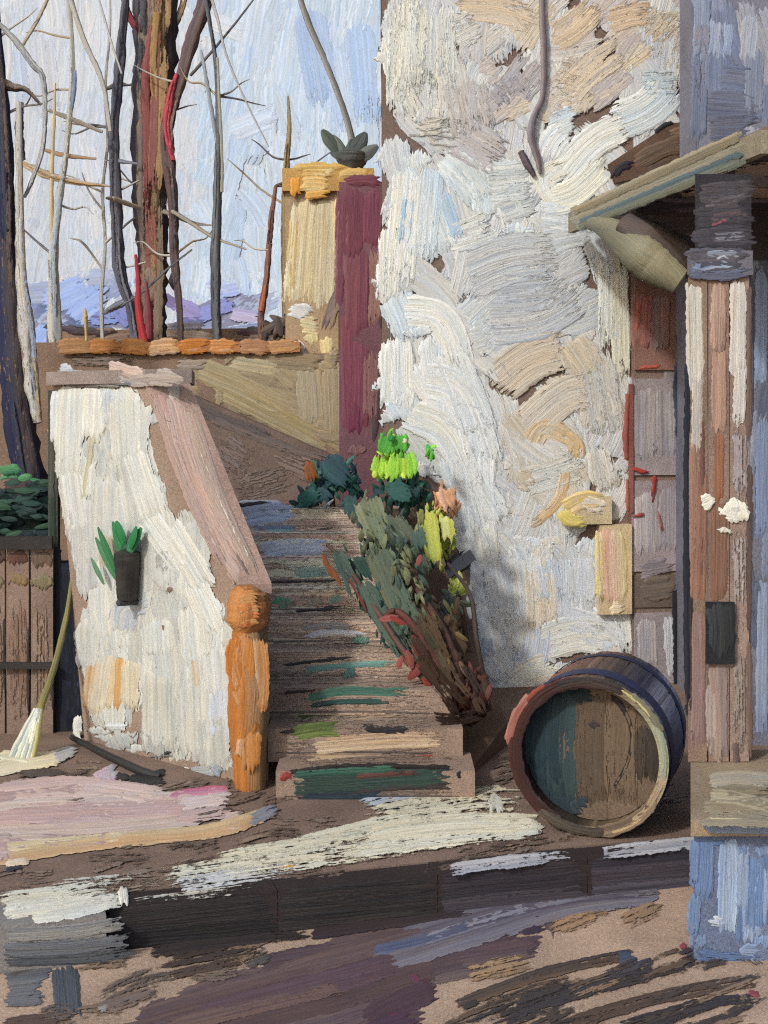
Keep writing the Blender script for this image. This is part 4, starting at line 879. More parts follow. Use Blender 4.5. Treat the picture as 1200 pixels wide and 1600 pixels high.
tree('bare_tree', 'straight grey-green slender trunk standing alone right of the red-streaked trunks', 9.55, [
  ('trunk', [(341, 541, 15), (337, 480, 17), (337, 400, 18), (340, 300, 15), (341, 220, 11), (340, 150, 8), (335, 80, 7), (322, 0, 7), (310, -90, 5)], '5c6066/6f7375/4a4c52'),
  ('branch', [(341, 240, 6), (330, 170, 7), (318, 100, 6), (314, 78, 3)], '8f969c/a5a9ac'),
  ('branch', [(347, 300, 5, -.05), (347, 240, 5, -.05), (340, 90, 4, -.05)], 'b9b49c/9c9a8c'),
  ('branch', [(420, 230, 2), (385, 160, 3), (355, 90, 4), (340, 30, 5), (325, -20, 6)], 'a8a8a4/bdb9ae')])
tree('bare_tree', 'faint pale twig-thin sapling left of the slate-grey trunk', 9.85, [
  ('trunk', [(160, 536, 6), (158, 460, 6), (164, 380, 5), (160, 300, 5), (168, 220, 4), (164, 140, 4), (172, 40, 3), (170, -60, 3)], 'b9b3a6/a7a6a6/cbc5b4'),
  ('branch', [(160, 420, 3), (130, 380, 4), (110, 372, 2)], 'c3b89c/aaa294'),
  ('branch', [(162, 330, 3), (140, 300, 3), (128, 270, 2)], 'b0aeac/c4c0b4')])
tree('bare_tree', 'small reddish-brown sapling close to the cream pillar', 9.45, [
  ('trunk', [(408, 530, 9), (408, 490, 10), (416, 440, 9), (420, 390, 8), (424, 340, 8), (431, 290, 5)], '6a4f48/8a6050/5a4444'),
  ('branch', [(408, 486, 9, -.05), (411, 470, 7, -.05), (415, 445, 4, -.05)], 'a85a38/b06a40')])
tree('bare_tree', 'thin ochre sapling rising directly behind the pillar top', 9.7, [
  ('trunk', [(447, 528, 12), (446, 400, 13), (446, 320, 13), (448, 250, 9), (452, 200, 7), (450, 150, 3)], '8a7358/b09a68/7a6a5c')])
tree('bare_tree', 'pale cream-grey slim tree between the left dark tree and the thick trunk', 9.6, [
  ('trunk', [(88, 588, 22), (86, 500, 20), (84, 400, 14), (92, 320, 11), (104, 230, 9), (112, 140, 9), (112, 60, 7), (100, -80, 6)], 'c3bda8/b5b4ae/9aa4b0/c9bf98'),
  ('branch', [(82, 400, 8), (80, 300, 8), (84, 190, 6), (86, 130, 3)], 'd0b98c/c8b890'),
  ('branch', [(172, 205, 6), (160, 130, 8), (130, 60, 9), (100, -30, 9)], 'b5b2ab/c6c0b0'),
  ('branch', [(190, 115, 3), (172, 60, 4), (152, -10, 4)], 'bcbcba/c8c6be'),
  ('branch', [(112, 170, 6), (116, 140, 8), (118, 110, 4)], '7888a8/5d6f98'),
  ('branch', [(76, 172, 5), (110, 185, 8), (160, 206, 5)], 'b5a58e/8f8070/c5bfae'),
  ('branch', [(64, 232, 5), (100, 242, 8), (150, 248, 4)], 'c0a080/a58468'),
  ('branch', [(25, 250, 8), (70, 272, 13), (120, 285, 9), (172, 291, 3)], 'd8c9b0/b99a6c/c8bca8')])
tree('bare_tree', 'leaning navy-black tree trunk at the left edge behind the fence', 8.3, [
  ('trunk', [(62, 1190, 40), (60, 900, 42), (52, 780, 44), (38, 700, 42), (24, 600, 40), (16, 480, 36), (10, 380, 26), (10, 280, 22), (6, 180, 18), (-4, 60, 12), (-12, -80, 10)], '2d3348/22284a/3a3c48/5f5048/353a50'),
  ('trunk', [(60, 660, 14, -.12), (50, 590, 24, -.12), (42, 500, 24, -.1), (34, 430, 16, -.1), (31, 300, 12, -.05), (30, 160, 8, -.05)], 'a9a69e/c3beb2/8f9cb4/b7a27c'),
  ('branch', [(-20, 20, 6), (20, 60, 9), (50, 100, 10), (66, 120, 8), (70, 170, 7), (66, 230, 7), (50, 280, 7), (38, 308, 5)], 'a5a8aa/b9b7b0/8f9296'),
  ('branch', [(36, 70, 5, .1), (60, 30, 6, .1), (78, -10, 6, .1)], 'b9ac92/a59a84'),
  ('branch', [(-15, 115, 12), (15, 135, 14), (40, 140, 8), (64, 164, 4)], '5a4e48/8a7a6c'),
  ('branch', [(34, 250, 10, .05), (30, 200, 12, .05), (34, 160, 6, .05)], '5a7098/7c92b8/44506c')], group='bare trees on the terrace')

rs = single('red_stake', 'bright red stake stuck before the thickest tree trunk', 'stake', at(226, 536, 9.42))
rs.tube([at(226, 541, 9.42), at(216, 480, 9.42), at(216, 440, 9.42), at(212, 398, 9.42)], [.03, .022, .016, .01], 'a83038/c83a3c/b0444a', lanes=9, ld=1.15, rough=.2)
rs.tube([at(232, 530, 9.44), at(232, 490, 9.44), at(228, 440, 9.44)], [.03, .025, .01], '8d4048/9a4a50', lanes=8, ld=1.1, rough=.2)
rs.build()
ys_ = single('yellow_stake', 'short pale yellow stake on the terrace edge by the pale tree', 'stake', at(135, 552, 9.2))
ys_.tube([at(136, 553, 9.2), at(135, 520, 9.2), at(134, 496, 9.2), at(133, 482, 9.2)], [.016, .014, .02, .008], 'cfae62/dcc68c', lanes=8, ld=1.15, rough=.25)
ys_.build()
tf = single('dark_tuft', 'blackish grass tuft at the foot of the cream pillar', 'plant', at(440, 528, 9.35))
for q in range(16):
    tf.dab(at(random.uniform(415, 458), random.uniform(498, 522), 9.3 + random.uniform(-.1, .1)), (random.uniform(-1, 1), random.uniform(-.3, .3), random.uniform(.2, .8)), (0, -1, .2), .14, .05, random.choice(['4a423e', '3a3838', '5c5048', '2f2e30']), m=4, n=5)
tf.build()

# ------------------------------------------------------------------ left: plank fence, hedge, shade post, broom, rod
fence = thing('plank_fence', 'low brown plank fence at the left edge beside the stair wall', 'fence', (-2.0, 7.3, 0))
fx = np.linspace(at(-330, 0, 7.25)[0], at(84, 0, 7.25)[0], 12)
FPn = Plane((0, 7.25, 0), (0, -1, 0), KF)
for i in range(11):
    p = Part('plank', fence)
    zt = EYE + (HZ - 850 - random.uniform(0, 10)) / FPX * 7.25
    p.box(fx[i] + 0.006, fx[i+1] - 0.006, 7.25 + random.uniform(0, .006), 7.28, 0.0, zt, '857265')
    a_, b_ = CX + FPX * fx[i] / 7.25, CX + FPX * fx[i+1] / 7.25; c_ = (a_ + b_) / 2
    if b_ > -60:
        p.stroke(FPn, random.choice(['927866', '876c5a', '9a806c']), (b_ - a_) * .8, c_, 930, c_ + 1, 1060, c_, 1140, ld=.55, th=1.4)
        p.stroke(FPn, ['5d4238', '6b5848', '4f3a34'][i % 3], (b_ - a_) * .9, c_, 855, c_, 895, ld=.9, th=2)
        p.stroke(FPn, ['7d7258', '85704f'][i % 2], (b_ - a_) * .9, c_, 893, c_, 925, ld=.85, th=2)
        p.stroke(FPn, '3a3534', 4, b_ - 2, random.uniform(960, 1040), b_ - 2, random.uniform(1090, 1140), ld=.9, th=1.6)
    p.build()
for zr in (848, 1040):
    r = Part('rail', fence)
    z_ = EYE + (HZ - zr) / FPX * 7.22
    hh = 0.035 if zr == 848 else 0.016
    r.box(fx[0], fx[-1], 7.205, 7.243, z_ - hh, z_ + hh, '3d3a38')
    r.build()
hedge = single('hedge', 'dark green hedge behind the plank fence at the left edge', 'hedge', (-2.3, 7.6, 0))
for q in range(700):
    px, py = random.uniform(-330, 74), random.gauss(800, 24)
    if py > 850: py = 850 - random.random() * 20
    if py < 725: continue
    cc = random.choice(['24403a', '1f3632', '2c4a3c', '1d2c2e', '33503c'])
    if py < 752: cc = random.choice(['4f8a5c', '6aa070', '3c7a50', '2c5040'])
    hedge.dab(at(px, py, 7.42 + random.uniform(-.08, .3)), (1, random.uniform(-.3, .3), random.uniform(-.3, .3)), (0, -1, random.uniform(0, .6)), random.uniform(.06, .13), random.uniform(.03, .05), cc, th=.18, m=4, n=5)
for q in range(14):
    X = random.uniform(at(-330, 0, 7.5)[0], at(70, 0, 7.5)[0])
    hedge.tube([(X, 7.5, 0), (X + .03, 7.5, .5), (X - .02, 7.5, 1.1)], [.02, .015, .01], '3d332c/54473c', lanes=6, segpx=8)
HDS = [(7.36, '24403a', 26, (-20, 800, 30, 795, 80, 792)), (7.34, '1e3430', 28, (-20, 822, 30, 820, 84, 815)), (7.4, '4f8a5c/3c7050', 14, (-10, 738, 20, 733, 38, 738)), (7.38, '4a3a3c', 26, (0, 765, 30, 760, 62, 768)), (7.35, '2a4038', 22, (-10, 785, 40, 790, 70, 780)), (7.33, '1a2c2a', 18, (-10, 838, 40, 836, 82, 834)), (7.42, '5a9068', 10, (-10, 748, 15, 744, 34, 746))]
for Y_, c, w, q in HDS:
    hedge.stroke(Plane((0, Y_, 0), (0, -1, .15), KF), c, w, *q, ld=1.0, th=2.4)
hedge.build()

tp = thing('shade_post', 'tall blue-black post standing in for the shaded gap between the fence and the white stair wall', 'post', at(108, 1165, 7.3) * [1, 1, 0])
sp = Part('shaft', tp)
sp.box(at(84, 0, 7.3)[0], at(142, 0, 7.3)[0], 7.30, 7.44, 0, EYE + (HZ - 880) / FPX * 7.3, '2b2f3a')  # dark post added where the gap beside the stair wall is in shade
TPP = Plane((0, 7.3, 0), (0, -1, 0), KF)
for c, w, p, l in (('20242e', 30, (92, 890, 96, 1160), 1.05), ('262c3c/1f2638', 26, (112, 940, 114, 1150), 1.05), ('3b4560', 10, (126, 960, 122, 1100), .9), ('252a30', 24, (88, 1080, 100, 1170), 1.0), ('1e2228', 22, (84, 850, 88, 980), 1.0), ('1c2029', 34, (104, 880, 112, 1020, 118, 1160), 1.1), ('252c40', 20, (124, 930, 126, 1140), 1.0)):
    sp.stroke(TPP, c, w, *p, ld=l)
sp.build()
sp = Part('upright', tp)
sp.box(at(75, 0, 7.32)[0], at(90, 0, 7.32)[0], 7.32, 7.38, 0.3, EYE + (HZ - 610) / FPX * 7.32, '4a4e48')
TPU = Plane((0, 7.32, 0), (0, -1, 0), KF)
sp.stroke(TPU, '5a564e/3a4a3c', 12, 83, 620, 80, 800, ld=.9); sp.stroke(TPU, '2c3a30', 13, 82, 760, 84, 880, ld=.95)
sp.build()

br = thing('broom', 'old broom with a yellow-green stick and pale worn bristles leaning by the post', 'broom', at(40, 1192, gy(1192)))
hp = Part('handle', br)
Yb = gy(1192) + 0.02
hp.tube([at(118, 868, 7.26), at(104, 960, 7.16), at(82, 1050, 6.95), at(60, 1112, 6.8)], [.010, .014, .017, .02], '7a7a58/a89a4c/5a604c', lanes=8, ld=1.0, rough=.2)
hp.build()
bh = Part('bristles', br)
for q in range(16):
    u_ = (q - 7.5) / 7.5
    bh.tube([at(60 + u_ * 3, 1108, 6.8), at(46 + u_ * 12, 1150, 6.74), at(34 + u_ * 18, 1188 - abs(u_) * 6, 6.72)], [.014, .017, .010], random.choice(['b9c0b6', 'cfd2c6', 'a3aca4', 'd9d8c4', 'b0a870']), lanes=6, ld=1.05, rough=.2, segpx=8)
bh.build()

dpz = single('dark_rod', 'thin black rod lying on the ground at the foot of the white stair wall', 'pipe', (-1.2, 6.7, 0))
dpz.tube([at(112, 1152, 7.05), at(160, 1176, 6.75), at(215, 1202, 6.45), at(250, 1214, 6.38)], [.014, .018, .02, .016], '24242a/3a3a34/2c2c30', lanes=12, ld=1.0)  # thin black tube along the foot of the stair wall
dpz.build()

# flower pot with bracket on the stair wall
wp = thing('wall_pot', 'small dark flower pot hanging on the white stair wall', 'flower pot', SWP.hit(np.array([214., 935.])))
def onsw(px, py, o=0.05):
    p = SWP.hit(np.array([px, py], float)); return p + np.array([nrm[0], nrm[1], 0]) * o
pp = Part('pot', wp)
pp.tube([onsw(216, 934, .07), onsw(216, 905, .07), onsw(216, 872, .07), onsw(216, 862, .07)], [.052, .058, .068, .066], '3f3b38/2a2826/4a443e', lanes=14, ld=.95, rough=.06)
pp.build()
wb = Part('bracket', wp)
wb.tube([onsw(216, 940, .0), onsw(216, 938, .13)], [.02, .018], '4a4a4c', lanes=6, segpx=4)
wb.build()
wl = single('pot_plant', 'spiky green plant growing in the dark wall pot', 'plant', onsw(214, 866, .07))
for (px, py, dx, dz, l, w, c) in ((182, 872, -.5, .9, .26, .05, '3f7a50/5f9468'), (190, 860, -.4, .9, .28, .05, '2f6a44/4a8a58'), (200, 845, -.3, 1, .22, .06, '2c6a40/3f8a54'), (208, 832, -.35, 1, .14, .06, '2a7a44'), (226, 845, .5, .9, .17, .07, '3c8a58/2a6a44'), (218, 855, .2, .8, .16, .07, '2f5f44/46785a'), (230, 838, .3, 1, .12, .05, '2c7a48'), (172, 890, -.5, .9, .16, .035, '5f8a66'), (212, 862, 0, 1, .10, .08, '35503f')):
    wl.dab(onsw(px, py, .075 + random.uniform(-.015, .015)), (dx, dx * -.4, dz), (nrm[0], nrm[1], .2), l, w, c, th=.22, m=6, n=8)
wl.build()
# ------------------------------------------------------------------ right: porch
porch = thing('porch_roof', 'dark lean-to porch roof with a tan-green fascia board jutting from the white house', 'porch roof', (2.0, 7.0, 2.9))
zr = 2.92
E0 = np.array([1.18, 8.36]); E1 = np.array([1.50, 5.20])
ed = (E1 - E0) / np.linalg.norm(E1 - E0); en = np.array([ed[1], -ed[0]])
en = en if en[0] < 0 else -en
fa = Part('fascia', porch)
z_far, z_near = 3.0, 2.88
fa.add([(E0[0], E0[1], z_far - .07), (E1[0], E1[1], z_near - .06), (E1[0], E1[1], z_near + .035), (E0[0], E0[1], z_far + .06),
        (E0[0] + .04, E0[1], z_far - .07), (E1[0] + .04, E1[1], z_near - .06), (E1[0] + .04, E1[1], z_near + .035), (E0[0] + .04, E0[1], z_far + .06)],
       [[0, 1, 2, 3], [7, 6, 5, 4], [0, 4, 5, 1], [1, 5, 6, 2], [2, 6, 7, 3], [3, 7, 4, 0]], lin('8f8672'))
FAP = Plane((E0[0], E0[1], 0), (en[0], en[1], 0), KF * 1.2)
def fpx(t, z):
    p = E0 + (E1 - E0) * t
    return (CX + FPX * p[0] / p[1], HZ - (z - EYE) * FPX / p[1])
pts = [fpx(t, z_far + (z_near - z_far) * t - .005) for t in (0.0, .35, .7, .98)]
fa.stroke(FAP, '9c957c/b0a488/7a8a88', 44, *np.array(pts).ravel(), ld=1.05, th=3, w2=46, off=1)
pts = [fpx(t, z_far + (z_near - z_far) * t - .05) for t in (0.05, .4, .75, .97)]
fa.stroke(FAP, '5f7478/85866f', 16, *np.array(pts).ravel(), ld=1.0, th=3, w2=26, off=3)
pts = [fpx(t, z_far + (z_near - z_far) * t + .045) for t in (0.02, .4, .75, .97)]
fa.stroke(FAP, 'b8a888/94896c', 12, *np.array(pts).ravel(), ld=1.0, th=3, w2=18, off=3)
fa.build()
# soffit boards, one by one
for i in range(8):
    t0, t1 = i / 8.0, (i + 1) / 8.0
    a_, b_ = E0 + (E1 - E0) * (t0 + .004), E0 + (E1 - E0) * (t1 - .004)
    s = Part('soffit_board', porch)
    za, zb = z_far - .03 + (z_near - z_far) * t0, z_far - .03 + (z_near - z_far) * t1
    c_ = ['5a4f4c', '4f4a4c', '6f5f50', '565054', '4a464a', '6b5c50', '504a50', '5a5258'][i]
    s.add([(a_[0] + .045, a_[1], za), (b_[0] + .045, b_[1], zb), (4.2, b_[1], zb), (4.2, a_[1], za), (a_[0] + .045, a_[1], za + .02), (b_[0] + .045, b_[1], zb + .02), (4.2, b_[1], zb + .02), (4.2, a_[1], za + .02)],
          [[0, 3, 2, 1], [4, 5, 6, 7], [0, 1, 5, 4], [1, 2, 6, 5], [2, 3, 7, 6], [3, 0, 4, 7]], lin(c_))
    SP_ = Plane((0, b_[1], zb), (0, 0, -1), 0.5)
    q0 = (CX + FPX * (b_[0] + .08) / ((a_[1]+b_[1])/2), HZ - (zb - EYE) * FPX / ((a_[1]+b_[1])/2))
    q1 = (CX + FPX * 2.3 / ((a_[1]+b_[1])/2), HZ - (zb - EYE) * FPX / ((a_[1]+b_[1])/2))
    s.stroke(SP_, random.choice(['5d5658', '6b5d52', '4d4a50/605a60', '75655a']), 10 + i * 2.0, q0[0], q0[1], q1[0], q1[1], ld=.8, th=1.6)
    s.build()
rc_ = Part('roof_cover', porch)
o0 = E0 + np.array([0.06, 0]); o1 = E1 + np.array([0.03, 0.0])
rc_.add([(o0[0], o0[1], z_far + .062), (o1[0], o1[1], z_near + .037), (4.2, o1[1], z_near + .037), (4.2, o0[1], z_far + .062),
         (o0[0] + .02, o0[1], z_far + .09), (o1[0] + .02, o1[1], z_near + .06), (4.2, o1[1], z_near + .9), (4.2, o0[1], z_far + .9)],
        [[0, 3, 2, 1], [4, 5, 6, 7], [0, 1, 5, 4], [1, 2, 6, 5], [2, 3, 7, 6], [3, 0, 4, 7]], lin('6f5c4e'))
rc_.build()

bm_ = Part('shade_beam', porch)
bm_.box(1.37, 4.2, 6.98, 7.10, 2.60, z_far - .075, '4a4548')  # beam added and coloured dark to supply the shade under the roof
BMP = Plane((0, 6.98, 0), (0, -1, 0), KF)
for c, w, p, l in (('4a464c', 34, (995, 320, 1080, 312, 1190, 318), 1.05), ('54494a/3f3c42', 32, (1000, 350, 1080, 345, 1190, 350), 1.05), ('3a383e/4d484e', 34, (1010, 385, 1090, 382, 1190, 386), 1.05), ('6b6066', 12, (1040, 330, 1100, 326), .8), ('2e2c32', 12, (1000, 402, 1100, 400, 1180, 404), .9), ('5d5258', 10, (1060, 368, 1110, 362), .8)):
    bm_.stroke(BMP, c, w, *p, ld=l)
bm_.build()

# dark raised patch over the roof on the wall
fl = Part('dark_patch', porch)
f0 = HW.hit(np.array([[958., 288.], [1085., 262.], [1085., 190.], [1042., 196.], [948., 258.]])) 
nf = np.array([hn[0], hn[1], 0])
vv = [p + nf * .004 for p in f0] + [p + nf * .06 for p in f0]
fl.add(vv, [[5, 6, 7, 8, 9], [0, 1, 6, 5], [1, 2, 7, 6], [2, 3, 8, 7], [3, 4, 9, 8], [4, 0, 5, 9]], lin('6a5648'))
FLP = Plane(f0[0] + nf * .06, nf, KF)
for c, w, p, l in (('2f2d34', 16, (955, 285, 970, 262, 1000, 255), 1.0), ('6d5a4b', 30, (980, 262, 1040, 232, 1080, 225), .9), ('2c2a2e', 9, (1015, 212, 1040, 196, 1060, 190), .95), ('57483f', 24, (1000, 275, 1080, 250), .9), ('7b6552', 20, (1040, 215, 1082, 200), .8)):
    fl.stroke(FLP, c, w, *p, ld=l)
fl.build()

# neighbouring house, upper and lower wall, its shade painted in as blue-grey
bh_ = thing('blue_house', 'house wall coloured blue-grey for its shade, at the right edge above and behind the porch', 'house', (2.8, 7.6, 0))
up = Part('upper_wall', bh_)
ux = at(1092, 0, 7.7)[0]
up.box(ux, 5.5, 7.7, 8.2, 3.05, 7.0, '7d7d88')
UP = Plane((0, 7.7, 0), (0, -1, 0), KF)
up.fill(UP, [(1090, -50), (1240, -50), (1240, 260), (1090, 260)], ['8088a0', '737c94', '8d95a8', '9a9aa2'], 36, 110, 82, 12, 1.8, ld=.95)
for c, w, p, l in (('8c9ab4/a0a8b8', 46, (1130, 20, 1120, 110), 1.0), ('a3a8b2', 30, (1175, 10, 1165, 120), .95), ('6d7488', 50, (1110, 120, 1190, 130), .95), ('6b6f80/5d6274', 56, (1090, 165, 1200, 170), .95), ('5f6170', 50, (1100, 205, 1190, 200), .95), ('7d8597', 34, (1180, 60, 1175, 200), .9), ('8a8894', 26, (1100, 20, 1095, 100), .7), ('8790a4', 26, (1098, -20, 1094, 120), .9), ('6d7488', 26, (1094, 110, 1090, 230), .9), ('767d92', 18, (1086, 60, 1088, 180), .6)):
    up.stroke(UP, c, w, *p, ld=l, th=2.6)
up.build()
lo = Part('lower_wall', bh_)
lx = at(1160, 0, 7.0)[0]
lo.box(lx, 5.5, 7.0, 8.9, 0, 2.86, '74757f')
LO = Plane((0, 7.0, 0), (0, -1, 0), KF)
lo.fill(LO, [(1162, 330), (1240, 330), (1240, 1150), (1162, 1150)], ['7c8699', '6b7488', '8a90a0', '5f6678'], 22, 130, 90, 6, 1.8, ld=.95)
for c, w, p, l in (('8f9db6', 22, (1190, 400, 1188, 620), 1.0), ('5b5f6c', 14, (1172, 420, 1170, 700), .95), ('7f8ca6', 22, (1192, 640, 1190, 860), .95), ('8d97ab', 20, (1192, 900, 1190, 1160), .95), ('3a3a42', 8, (1168, 700, 1170, 1150), .85)):
    lo.stroke(LO, c, w, *p, ld=l)
lo.build()

# door in shade beside the white wall
door = thing('porch_door', 'tall narrow lilac-grey door with red-brown trim in the shade of the porch', 'door', (1.78, 8.55, 0))
def dblock(name, px0, px1, py0, py1, pr0, pr1, col, label=None):
    s = Part(name, door if name in ('leaf', 'gap_strip') else leaf_o)
    if label: s.props['label'] = label
    A_ = HW.hit(np.array([px0, py1], float)); B_ = HW.hit(np.array([px1, py0], float))
    f = lambda P, o: (P[0] + hn[0]*o, P[1] + hn[1]*o)
    s.prism([f(A_, pr1), f(B_, pr1), f(B_, pr0), f(A_, pr0)], A_[2], B_[2], col)
    s.pl = Plane((*f(A_, pr1), 0), (hn[0], hn[1], 0), KF)
    return s
s = dblock('leaf', 986, 1150, 425, 1085, .003, .03, '837064')
for c, w, p, l in (('a79e9e/9a9092', 60, (1020, 600, 1022, 740), .9), ('a39a9c', 50, (1030, 740, 1020, 880), .9), ('8f8688', 30, (1050, 560, 1052, 700), .85), ('b3abaa', 20, (990, 700, 1050, 690), .8)):
    s.stroke(s.pl, c, w, *p, ld=l)
leaf_o = s.build()
s = dblock('upper_panel', 988, 1052, 440, 578, .031, .05, '8d6a5f', 'red-brown top panel of the door')
for c, w, p, l in (('a0645c/8d7068', 34, (1004, 445, 1000, 560), .95), ('9c7068/8a7470', 36, (1032, 450, 1030, 560), .85), ('b05a4c', 8, (990, 575, 1040, 572), .9), ('a85a50', 12, (1000, 450, 994, 530), .9)):
    s.stroke(s.pl, c, w, *p, ld=l)
s.build()
s = dblock('middle_panel', 984, 1058, 592, 742, .031, .046, '9c9292')
for c, w, p, l in (('aaa2a2/9a9294', 40, (1008, 595, 1006, 730), .95), ('b3acac/8e8689', 34, (1040, 596, 1042, 735), .95)):
    s.stroke(s.pl, c, w, *p, ld=l)
s.build()
s = dblock('lower_panel', 984, 1062, 750, 892, .031, .046, '978c8c')
for c, w, p, l in (('a89f9f/b5adac', 40, (1010, 760, 1012, 880), .95), ('9d9496', 34, (1045, 755, 1044, 880), .95), ('8a8084', 24, (990, 892, 1060, 880), .9)):
    s.stroke(s.pl, c, w, *p, ld=l)
s.build()
s = dblock('red_trim', 978, 985, 600, 800, .048, .06, '8a5a50', 'red paint line along the door edge')
s.stroke(s.pl, 'a04a40/94584e', 9, 982, 600, 978, 690, 980, 725, ld=.95); s.stroke(s.pl, 'b0685c', 8, 980, 740, 980, 830, ld=.7)
s.stroke(s.pl, 'a8453c', 7, 978, 728, 1000, 736, 1022, 740, ld=1.0); s.stroke(s.pl, '9c4038', 6, 1020, 738, 1022, 760, 1016, 790, ld=1.0); s.stroke(s.pl, 'a86a62', 7, 1026, 790, 1036, 840, ld=.8)
s.stroke(s.pl, '9c4a40', 6, 985, 808, 1012, 802, ld=.8)
s.build()
s = dblock('kick_panel', 988, 1052, 955, 1075, .031, .05, '9d9494')
for c, w, p, l in (('b0a8a8/a39c9e', 34, (1010, 955, 1012, 1060), .95), ('c3c0c0', 20, (1045, 950, 1050, 1070), .95), ('d5d2ca', 8, (1055, 980, 1062, 1060), .9)):
    s.stroke(s.pl, c, w, *p, ld=l)
s.build()
s = dblock('lock_rail', 986, 1075, 896, 948, .031, .044, '6b5e55')
s.stroke(s.pl, '6f6359', 40, 992, 924, 1070, 915, ld=.9); s.stroke(s.pl, '8a8086', 14, 990, 905, 1060, 880, ld=.9)
s.build()
s = dblock('gap_strip', 1056, 1078, 440, 1105, .052, .085, '2e2d33')  # dark strip standing in for the unlit gap beside the door
for c, w, p, l in (('2c2e38', 16, (1066, 480, 1066, 760), .95), ('26262c', 26, (1062, 910, 1066, 1095), 1.0), ('3c4252', 12, (1058, 560, 1060, 700), .9), ('1f2026', 20, (1070, 700, 1072, 930), .95)):
    s.stroke(s.pl, c, w, *p, ld=l)
s.build()

# porch post on the plinth
YP = 5.32
post = thing('porch_post', 'weathered brown porch post with whitewashed top and a pale scrap stuck on it', 'post', (1.35, YP, 0.36))
def PX(px): return (px - CX) / FPX * YP
def PZ(py): return EYE + (HZ - py) / FPX * YP
POP = Plane((0, YP, 0), (0, -1, 0), KF)
edges = [1074, 1106, 1140, 1172]
bc = [['84705f', '8a6a58'], ['8a7466', '7c6456'], ['937f72', '937c6e']]
for i in range(3):
    b_ = Part('board', post)
    b_.prism([(PX(edges[i]) + .003, YP + .002 * i), (PX(edges[i+1]) - .003, YP + .002 * i), (PX(edges[i+1]) + .034, YP + .16), (PX(edges[i]) + .042, YP + .16)], 0.365, PZ(432), bc[i][0])
    c_ = (edges[i] + edges[i+1]) / 2; w_ = edges[i+1] - edges[i]
    data = [
      [('cac6bb/b9b1a6', 26, (1084, 430, 1088, 620), .95), ('b5aea6', 20, (1090, 560, 1088, 720), .75), ('85614f/977260', 26, (1094, 720, 1090, 960), .95), ('6a4c44', 10, (1098, 640, 1096, 940), .9), ('8a7068', 26, (1092, 940, 1090, 1190), .8), ('3a3434', 8, (1078, 900, 1082, 1140), .85), ('23262e', 11, (1075, 560, 1073, 800, 1076, 1130), 1.0), ('9a7868', 14, (1082, 660, 1082, 900), .7)],
      [('9d7f70/b09a8c', 26, (1124, 436, 1122, 560), .9), ('a88a78', 24, (1124, 540, 1122, 690), .8), ('95664a/87604c', 16, (1124, 670, 1122, 800), 1.0), ('80604e', 28, (1122, 780, 1122, 950), .9), ('8f7a72/9a877c', 30, (1122, 1030, 1124, 1200), .9), ('a3938c', 20, (1112, 1060, 1114, 1180), .8)],
      [('d3d0c8/c2bbb2', 26, (1154, 432, 1152, 600), .98), ('c9c3ba', 22, (1158, 560, 1154, 680), .7), ('a39a9a', 24, (1156, 660, 1156, 800), .55), ('a79c9a', 24, (1154, 820, 1156, 1000), .45), ('6b5850', 9, (1171, 440, 1170, 700), .9), ('5a4a44', 9, (1172, 720, 1170, 1000), .8), ('6d5a50', 9, (1171, 990, 1172, 1200), .8), ('9a8a80', 22, (1154, 1010, 1156, 1190), .5), ('6a5a52', 10, (1148, 1150, 1152, 1210), .8)]][i]
    for c, w, p, l in data: b_.stroke(POP, c, w, *p, ld=l + .1, th=2.2, dry=.3)
    b_.build()
sc = Part('pale_scrap', post, label='pale torn scrap stuck on the post')
for c, w, p in (('dddacb', 26, (1092, 792, 1106, 784, 1122, 775)), ('e0ddcf', 44, (1140, 775, 1148, 800, 1150, 822)), ('dcd9ca', 26, (1130, 800, 1168, 805)), ('d9d6c6', 22, (1134, 822, 1130, 838))):
    sc.stroke(Plane((0, YP - .006, 0), (0, -1, 0), KF), c, w, *p, ld=1.3, th=4.5, dry=0)
sc.build()
pl_ = Part('iron_plate', post, label='black iron plate on the post')
pl_.box(PX(1102), PX(1146), YP - .022, YP - .001, PZ(1036), PZ(940), '2c2d2f')
pl_.stroke(Plane((0, YP - .022, 0), (0, -1, 0), KF), '2b2d30/3a3d3e', 44, 1122, 932, 1128, 985, 1126, 1040, ld=1.05)
pl_.build()
ct = Part('capital', post)
ct.prism([(PX(1073), YP - .012), (PX(1175), YP - .012), (PX(1175) + .04, YP + .2), (PX(1073) + .052, YP + .2)], PZ(430), PZ(392), '6b6a72')
CTP = Plane((0, YP - .012, 0), (0, -1, 0), KF)
for c, w, p, l in (('54525a', 20, (1064, 400, 1120, 396, 1186, 398), .9), ('5f6478', 18, (1066, 424, 1120, 430, 1184, 424), .9), ('5d5a62/4a4a54', 40, (1076, 410, 1172, 408), 1.1), ('6d7c9a/a9b2c0', 18, (1078, 426, 1110, 414, 1165, 412), 1.0), ('8a8f9c', 16, (1085, 402, 1130, 396, 1175, 402), .9), ('b9bcc4', 9, (1110, 404, 1150, 400), .95)):
    ct.stroke(CTP, c, w, *p, ld=l)
ct.build()
nk = Part('neck', post)
nk.prism([(PX(1086), YP), (PX(1174), YP), (PX(1174) + .04, YP + .17), (PX(1086) + .044, YP + .17)], PZ(391), 2.76, '3a383c')  # neck coloured near-black like the shade under the roof
NKP = Plane((0, YP, 0), (0, -1, 0), KF)
